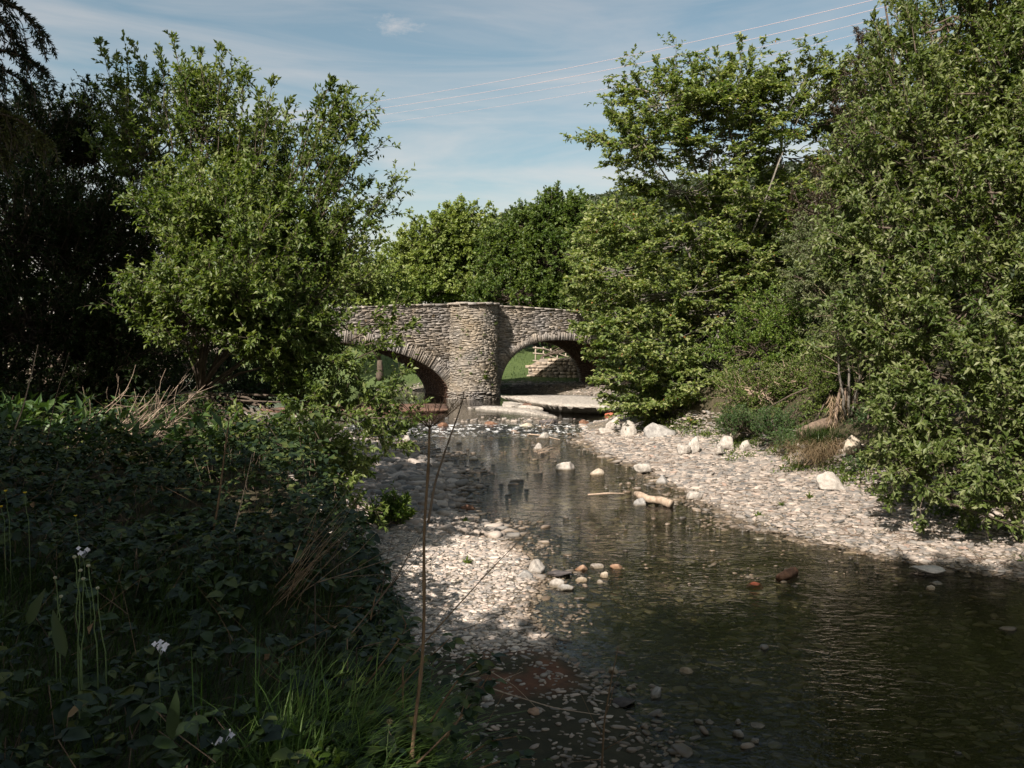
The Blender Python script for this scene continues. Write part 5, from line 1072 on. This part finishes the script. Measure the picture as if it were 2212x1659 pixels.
# dandelion stalks
def flower(name, label, cat, u0, v0, u1, v1, y, head, hm, stem_r=.003, group=None, seed=1):
    r = rs(seed); p0, p1 = W(u0, v0, y), W(u1, v1, y); p0[2] = min(p0[2], float(height(p0[0], p0[1]))+.02) if False else p0[2]; g = p0.copy(); g[2] = float(height(p0[0], p0[1]))-.03
    P = np.concatenate([[g], limb(p0, p1, r, .04, 8)]) if g[2] < p0[2] else limb(p0, p1, r, .04, 8)
    t = thing(name, P[0], label, cat, group); V = tubes(P, np.linspace(stem_r*1.2, stem_r*.8, len(P)), 6); mk('stem', V[0], list(V[1:]), M['flower_stem'], t)
    a = Acc()
    if head == 'knob': V, Fc = ico(2); a.add(V*np.array([.006, .006, .005])*1.2+p1, Fc); 
    elif head == 'cup':
        for k in range(5): an = k*1.2566; d = np.array([math.cos(an), math.sin(an), .9]); a.add(*ovate(p1[None], d[None], (np.array([-math.cos(an), -math.sin(an), 1.1]))[None], np.array([.014]), np.array([.014]), r))
    elif head == 'cress':
        for j in range(7):
            c = p1+np.array([r.uniform(-.028, .028), r.uniform(-.02, .02), r.uniform(-.01, .018)]); a.add(*tubes(np.stack([p1-Z*.03, c]), .0007, 3))
            tilt = nrm(np.array([r.normal(0, .4), -.7, .7])); e1 = nrm(np.cross(tilt, Z+.1)); e2 = np.cross(tilt, e1)
            for k in range(4): an = k*1.5708+.3; d = e1*math.cos(an)+e2*math.sin(an)+tilt*.25; a.add(*ovate(c[None], d[None], tilt[None], np.array([.012]), np.array([.010]), r))
    elif head == 'brown':
        n = 60; a.add(*leaves(np.repeat(p1[None], n, 0)+rnd(r, n)*.005, rnd(r, n)+Z*.4, rnd(r, n), .010, .003))
    a.mk('head' if head in ('knob', 'brown') else 'petals', hm, t); return t
M['flower_stem'] = plain('flower_stem', (.09, .13, .05), (.14, .19, .08)); M['yellow'] = plain('yellow_petal', (.75, .50, .02), (.85, .62, .03), rough=.4); M['white_petal'] = plain('white_petal', (.62, .60, .68), (.76, .74, .80), rough=.6); M['knob'] = plain('bare_knob', (.28, .27, .18), (.40, .38, .27))
for i, (u1, v1, u0, v0, lb) in enumerate([(161, 1203, 168, 1400, 'tallest bare dandelion stalk, leftmost of the tight cluster'), (174, 1232, 173, 1410, 'bare dandelion stalk second from the left in the cluster'), (180, 1250, 176, 1420, 'shorter bare dandelion stalk in the middle of the cluster'), (191, 1222, 210, 1415, 'bare dandelion stalk leaning left at the right side of the cluster'), (211, 1270, 228, 1410, 'curved bare dandelion stalk at the right end'), (119, 1248, 128, 1370, 'separate short dandelion stalk at the far left'), (132, 1288, 120, 1400, 'short bent dandelion stalk with drooping head')]):
    flower('dandelion_stalk', lb, 'flower stalk', u0, v0, u1, v1, 2.75+.06*i, 'knob', M['knob'], .0021, 'bare dandelion stalks at the front left', 80+i)
for i, (u, v, lb) in enumerate([(12, 1062, 'yellow buttercup nearest the left border'), (54, 1066, 'yellow buttercup right of the border one'), (163, 1116, 'yellow buttercup lowest and farthest right of the four'), (2, 1096, 'half hidden yellow buttercup at the very border')]):
    flower('buttercup', lb, 'flower', u+8, v+60, u, v, 4.3, 'cup', M['yellow'], .0015, 'yellow buttercups in the left grass', 90+i)
for i, (u, v, u0, v0, lb) in enumerate([(347, 1398, 345, 1480, 'white cuckoo flower cluster in the middle of the dark grass'), (482, 1592, 478, 1680, 'white cuckoo flower cluster near the bottom edge'), (180, 1192, 195, 1300, 'faint white cuckoo flower cluster behind the dandelion stalks')]):
    flower('cuckoo_flower', lb, 'flower', u0, v0, u, v, (2.9, 2.6, 3.6)[i], 'cress', M['white_petal'], .0014, 'white cuckoo flowers in the grass', 95+i)
flower('plantain_flower', 'brown faded flower head beside the base of the tall stalk', 'flower', 835, 1640, 841, 1560, 2.7, 'brown', M['dry'], .0018, None, 99)
# fallen pale leaf
p = W(145, 1548, 2.6); a = Acc(); a.add(*ovate(p[None], np.array([[.6, .2, .55]]), np.array([[-.5, -.6, .6]]), np.array([.11]), np.array([.055]), rs(1))); tag(mk('dead_leaf', a.V[0], a.F, M['dry'], loc=p), 'curled pale brown dead leaf in the bottom left grass', 'leaf')
# plantain/dock leaves in the grass
for i, (u, v, y, L, lb) in enumerate([(140, 1420, 2.7, .17, 'broad ribbed plantain leaf beside the dandelion stalks'), (370, 1600, 2.5, .16, 'upright dark plantain leaf near the bottom edge'), (60, 1350, 3.0, .15, 'broad dark leaf at the left border')]):
    p = W(u, v, y); a = Acc(); a.add(*ovate(p[None], np.array([[-.25+.3*i, .1, .8]]), np.array([[.1, -.8, .4]]), np.array([L]), np.array([L*.27]), rs(i))); tag(mk('plantain_leaf', a.V[0], a.F, M['bramble'], loc=p), lb, 'leaf')
# young leafy plant in the sunlit grass
p = W(690, 1650, 2.65); r = rs(3); n = 40; a = Acc(); a.add(*ovate(p+rnd(r, n)*np.array([.07, .05, .03]), rnd(r, n)+Z*.6, Z-np.array([0, .5, 0])+rnd(r, n)*.4, r.uniform(.03, .055, n), r.uniform(.016, .025, n), r)); tag(mk('young_plant', np.concatenate(a.V), [np.concatenate(a.F)], M['bright'], loc=p), 'light green leafy seedling clump in the sunlit grass', 'plant')

# ------------------------------------------------------------------ driftwood, roots, saplings on the right
def log(name, label, P, Rr, mat, cat, sides=12, seed=1, endmat=None, group=None):
    r = rs(seed); P = np.array(P, float); k = 24; tq = np.linspace(0, 1, k); t0 = np.linspace(0, 1, len(P)); C = np.stack([np.interp(tq, t0, P[:, j]) for j in range(3)], -1); C[1:-1] = (C[:-2]+C[1:-1]*2+C[2:])/4
    rad = np.interp(tq, np.linspace(0, 1, len(Rr)), Rr)*(1+.03*np.sin(tq*13)+r.normal(0, .015, k)); V, *Fc = tubes(C, rad, sides); V = V+r.normal(0, rad.mean()*.05, V.shape)
    return tag(mk(name, V, Fc, mat, loc=C[0], smooth=False), label, cat, group)
def gz(u, v, z): return G(u, v, z)
log('driftwood_log', 'bleached forked log lying at the edge of the right shingle', [gz(1373, 1066, .12), gz(1384, 1071, .13), gz(1402, 1079, .09), gz(1428, 1081, .09), gz(1450, 1090, .05)], [.045, .075, .072, .078, .085], M['drift'], 'driftwood', seed=5)
log('stick', 'long thin stick lying in the stream left of the bleached log', [gz(1270, 1069, .03), gz(1310, 1066, .05), gz(1350, 1066, .02)], [.02, .025, .012], M['twig'], 'stick', 6)
log('stick', 'pale stick resting on the stones right of the rapids', [gz(1286, 921, .15), gz(1310, 915, .2), gz(1345, 918, .16)], [.03, .04, .02], M['twig'], 'stick', 6, 3)
log('stick', 'curved stick in the water below the flat rapids rock', [gz(1140, 938, .05), gz(1165, 940, .05), gz(1210, 950, .02)], [.02, .03, .012], M['twig'], 'stick', 6, 4)
log('stick', 'pale stick lying on the right shingle under the dry grass tuft', [gz(1735, 1004, .45), gz(1780, 998, .47), gz(1810, 990, .52)], [.02, .022, .015], M['twig'], 'stick', 6, 8)
log('wood_block', 'dark brown waterlogged wood chunk alone in the stream', [gz(1682, 1251, .0), gz(1697, 1243, .03), gz(1716, 1234, .03)], [.05, .065, .06], M['b_brown'], 'driftwood', 9, 6)
def twigpile(name, label, cu, cv, z, n, L, seed, rad=.006):
    r = rs(seed); c = gz(cu, cv, z); a = Acc()
    for k in range(n): b = c+rnd(r, 1)[0]*np.array([.12, .12, .02]); d = nrm(rnd(r, 1)[0]*np.array([1, .6, .35])+np.array([.3, 0, .1])); a.add(*tubes(limb(b, b+d*L*r.uniform(.4, 1), r, .1, 5), np.linspace(rad, rad*.3, 5), 4))
    return tag(mk(name, np.concatenate(a.V), [np.concatenate([f for f in a.F if f.shape[1] == 4])], M['twig'], loc=c), label, 'twigs')
twigpile('dead_twigs', 'snagged dead twigs beneath the lone white mid stream boulder', 1160, 977, .03, 14, .6, 1, .008)
twigpile('dead_twigs', 'brown leaf and twig clump caught at the rapids', 1178, 924, .1, 16, .45, 2, .01)
log('fallen_trunk', 'broken rotten trunk end jutting left out of the right bank', [W(1732, 940, 17.6), W(1760, 925, 17.8), W(1800, 912, 18.2), W(1830, 885, 18.6)], [.16, .15, .14, .10], M['root'], 'dead wood', 14, 7)
t = thing('root_stump', W(1830, 905, 17.8), 'upright dead stump draped with hanging dry flood debris', 'stump'); a = Acc(); r = rs(15)
for k in range(6): a.add(*tubes(limb(W(1805+8*k, 945, 17.8), W(1820+6*k, 840-r.uniform(-8, 20), 17.9), r, .08, 7), np.linspace(.055, .03, 7), 7))
a.mk('stump', M['root'], t)
a = Acc(); n = 700; p = np.stack([W(1790+q*65, 850+w*85, 17.6+e) for q, w, e in r.uniform(0, 1, (n, 3))]); a.add(*leaves(p, np.array([0, 0, -1.])+rnd(r, n)*.55, rnd(r, n), r.uniform(.08, .3, n), .018)); a.mk('debris', M['dry'], t)
for i, (us, lb) in enumerate([([(1828, 905), (1812, 800), (1808, 720), (1800, 650)], 'left one of three thin bare saplings above the dead stump'), ([(1836, 900), (1832, 790), (1825, 700), (1822, 640)], 'middle one of three thin bare saplings above the dead stump'), ([(1838, 900), (1852, 840), (1858, 770), (1852, 690)], 'right one of three thin bare saplings above the dead stump')]):
    P = np.array([W(u, v, 17.5) for u, v in us]); r = rs(20+i); tt_ = thing('bare_sapling', P[0], lb, 'sapling', 'thin saplings on the right bank'); tq = np.linspace(0, 1, 14); C = np.stack([np.interp(tq, np.linspace(0, 1, 4), P[:, j]) for j in range(3)], -1)+r.normal(0, .012, (14, 3))
    V = tubes(C, np.linspace(.03, .008, 14), 6); mk('trunk', V[0], list(V[1:]), M['bark_pale'], tt_); a = Acc(); lf = Acc()
    for k in range(46):
        q = C[r.randint(4, 14)]; d = nrm(rnd(r, 1)[0]*.8+Z*.5); e = q+d*r.uniform(.2, .7); a.add(*tubes(limb(q, e, r, .08, 5), np.linspace(.007, .002, 5), 3, cap=False)); m = 14; w = r.uniform(.3, 1, m)[:, None]; lf.add(*leaves(q*(1-w)+e*w, rnd(r, m), rnd(r, m)+Z, .045, .022))
    a.mk('twigs', M['twig'], tt_); lf.mk('leaves', M['willow2'], tt_)
# dry grass tuft at the bank foot
r = rs(25); c = G(1780, 995, .55); n = 1500; t = thing('dry_grass_tuft', c, 'straw coloured grass tuft hanging over the foot of the right bank', 'grass tuft')
P = c+np.stack([r.normal(0, .33, n), r.normal(.15, .16, n), r.uniform(0, .42, n)], -1); a = Acc(); a.add(*blades(r, P, np.stack([r.normal(0, .6, n), -.4+r.normal(0, .3, n), r.uniform(.1, 1, n)], -1), r.uniform(.2, .5, n), np.full(n, .009), droop=1.4)); a.mk('dry_blades', M['dry'], t)
n = 900; P = c+np.stack([r.normal(-.05, .3, n), r.normal(.2, .15, n), r.uniform(.25, .6, n)], -1); a = Acc(); a.add(*blades(r, P, np.stack([r.normal(0, .5, n), -.2+r.normal(0, .3, n), np.ones(n)], -1), r.uniform(.2, .45, n), np.full(n, .01), droop=1.0)); a.mk('green_blades', M['grass'], t)
# bank soil lumps / little weeds on the shingle
for i, (u, v, z, lb) in enumerate([(1665, 936, .5, 'small leafy weed between the white heap and the ferny growth'), (1610, 938, .45, 'small weed growing beside the white heap'), (1688, 1070, .35, 'tiny green weed in the middle of the right shingle'), (1750, 1062, .35, 'tiny weed left of the large pale boulder'), (1640, 1096, .25, 'tiny weed near the water side of the right shingle'), (1838, 1030, .42, 'weed right of the large pale boulder'), (1010, 1215, .1, 'tiny weed on the left shingle bar'), (1005, 1120, .1, 'little reed tuft at the head of the left bar')]):
    p = G(u, v, z); p[2] = float(height(p[0], p[1])); r = rs(30+i); n = 26; a = Acc(); a.add(*leaves(np.repeat(p[None], n, 0)+rnd(r, n)*.02, rnd(r, n)+Z*.9, rnd(r, n), r.uniform(.05, .13, n), .025)); tag(mk('small_weed', a.V[0], [a.F[0]], M['mid'], loc=p), lb, 'weed', 'small weeds on the shingle')

# flood litter and scattered low weeds
r = rs(600); n = 420; y = r.uniform(10, 27, n); x = pl(y, XR)+r.uniform(.3, 1, n)*(np.maximum(pl(y, BR), pl(y, XR)+.8)-pl(y, XR)+.3)*r.uniform(.2, 1, n); c = np.stack([x, y, height(x, y)+.03], -1); d = rnd(r, n)*np.array([1, 1, .12]); L = r.uniform(.06, .3, n)
P = np.stack([c-d*L[:, None], c+rnd(r, n)*.02+Z*.01, c+d*L[:, None]], 1); a = Acc(); a.add(*tubes(P, np.array([.004, .006, .003]), 4)); tag(a.mk('flood_litter', M['root']), 'small dead twigs and flood litter strewn over the right shingle', 'litter', kind='stuff')
n = 5200; y = r.uniform(9.5, 27, n); kx = r.randint(0, 90, n); cx_ = r.normal(0, .35, 90); cy_ = r.uniform(9.5, 27, 90); y = cy_[kx]+r.normal(0, .13, n); x = np.maximum(pl(y, BR), pl(y, XR)+.8)-.15+cx_[kx]+r.normal(0, .13, n); P = np.stack([x, y, height(x, y)+r.uniform(0, .14, n)], -1)
a = Acc(); a.add(*leaves(P, rnd(r, n)+Z*.5, Z+rnd(r, n)*.6, r.uniform(.04, .11, n), r.uniform(.02, .045, n))); tag(a.mk('bank_foot_weeds', M['mid']), 'low leafy weeds creeping from the right bank onto the shingle', 'weeds', kind='stuff')
n = 420; y = 2.9+9*r.uniform(0, 1, n)**1.3; x = pl(y, BL)+.3-r.uniform(0, 1, n)*(2.5+y*.5); P = np.stack([x, y, height(x, y)+r.uniform(.12, .5, n)], -1); d = rnd(r, n)*np.array([1, 1, .6])+Z*.35; L = r.uniform(.08, .38, n)
a = Acc(); a.add(*tubes(np.stack([P, P+d*L[:, None]*.5+rnd(r, n)*.015, P+d*L[:, None]], 1), np.array([.0014, .001, .0005]), 3, cap=False)); q = r.choice(n, 110); a.add(*leaves(P[q], rnd(r, 110), Z+rnd(r, 110)*.7, r.uniform(.03, .055, 110), .03)); tag(a.mk('bank_litter', M['stalk']), 'dead stems and curled brown leaves caught among the brambles', 'litter', kind='stuff')

# ------------------------------------------------------------------ power lines
mw, nt, o = newmat('pale_cable'); princ(nt, o, (.55, .42, .42), .4, .5)
for (pts, rad, lb) in [([(600, 246), (745, 230), (1200, 151), (1500, 91), (1885, 0), (1960, -18)], .012, 'highest pale power cable across the sky'), ([(600, 262), (745, 246), (1200, 171), (1560, 100), (1950, 4), (2020, -14)], .013, 'second pale power cable from the top'), ([(600, 278), (745, 262), (1200, 187), (1560, 122), (1930, 30), (2020, 7)], .009, 'third thin power cable from the top'), ([(600, 294), (780, 275), (1200, 207), (1560, 146), (1880, 64), (2020, 27)], .008, 'lowest thin power cable')]:
    A = W(600, 250, 105); Bp = W(2020, 0, 42); P = []
    us = np.linspace(600, 2020, 40); cf = np.polyfit([p[0] for p in pts], [p[1] for p in pts], 3)
    for u in us:
        v = np.polyval(cf, u); k = (u-1106)/F/1.0; d1 = pdir(u, v); k = d1[0]/d1[1]; dd = (Bp-A)[:2]; s_ = (k*A[1]-A[0])/(dd[0]-k*dd[1]); y = A[1]+dd[1]*s_; P.append(W(u, v, y))
    V = tubes(np.array(P), rad, 6); tag(mk('power_cable', V[0], list(V[1:]), mw, loc=P[0]), lb, 'cable', 'power cables crossing the sky')
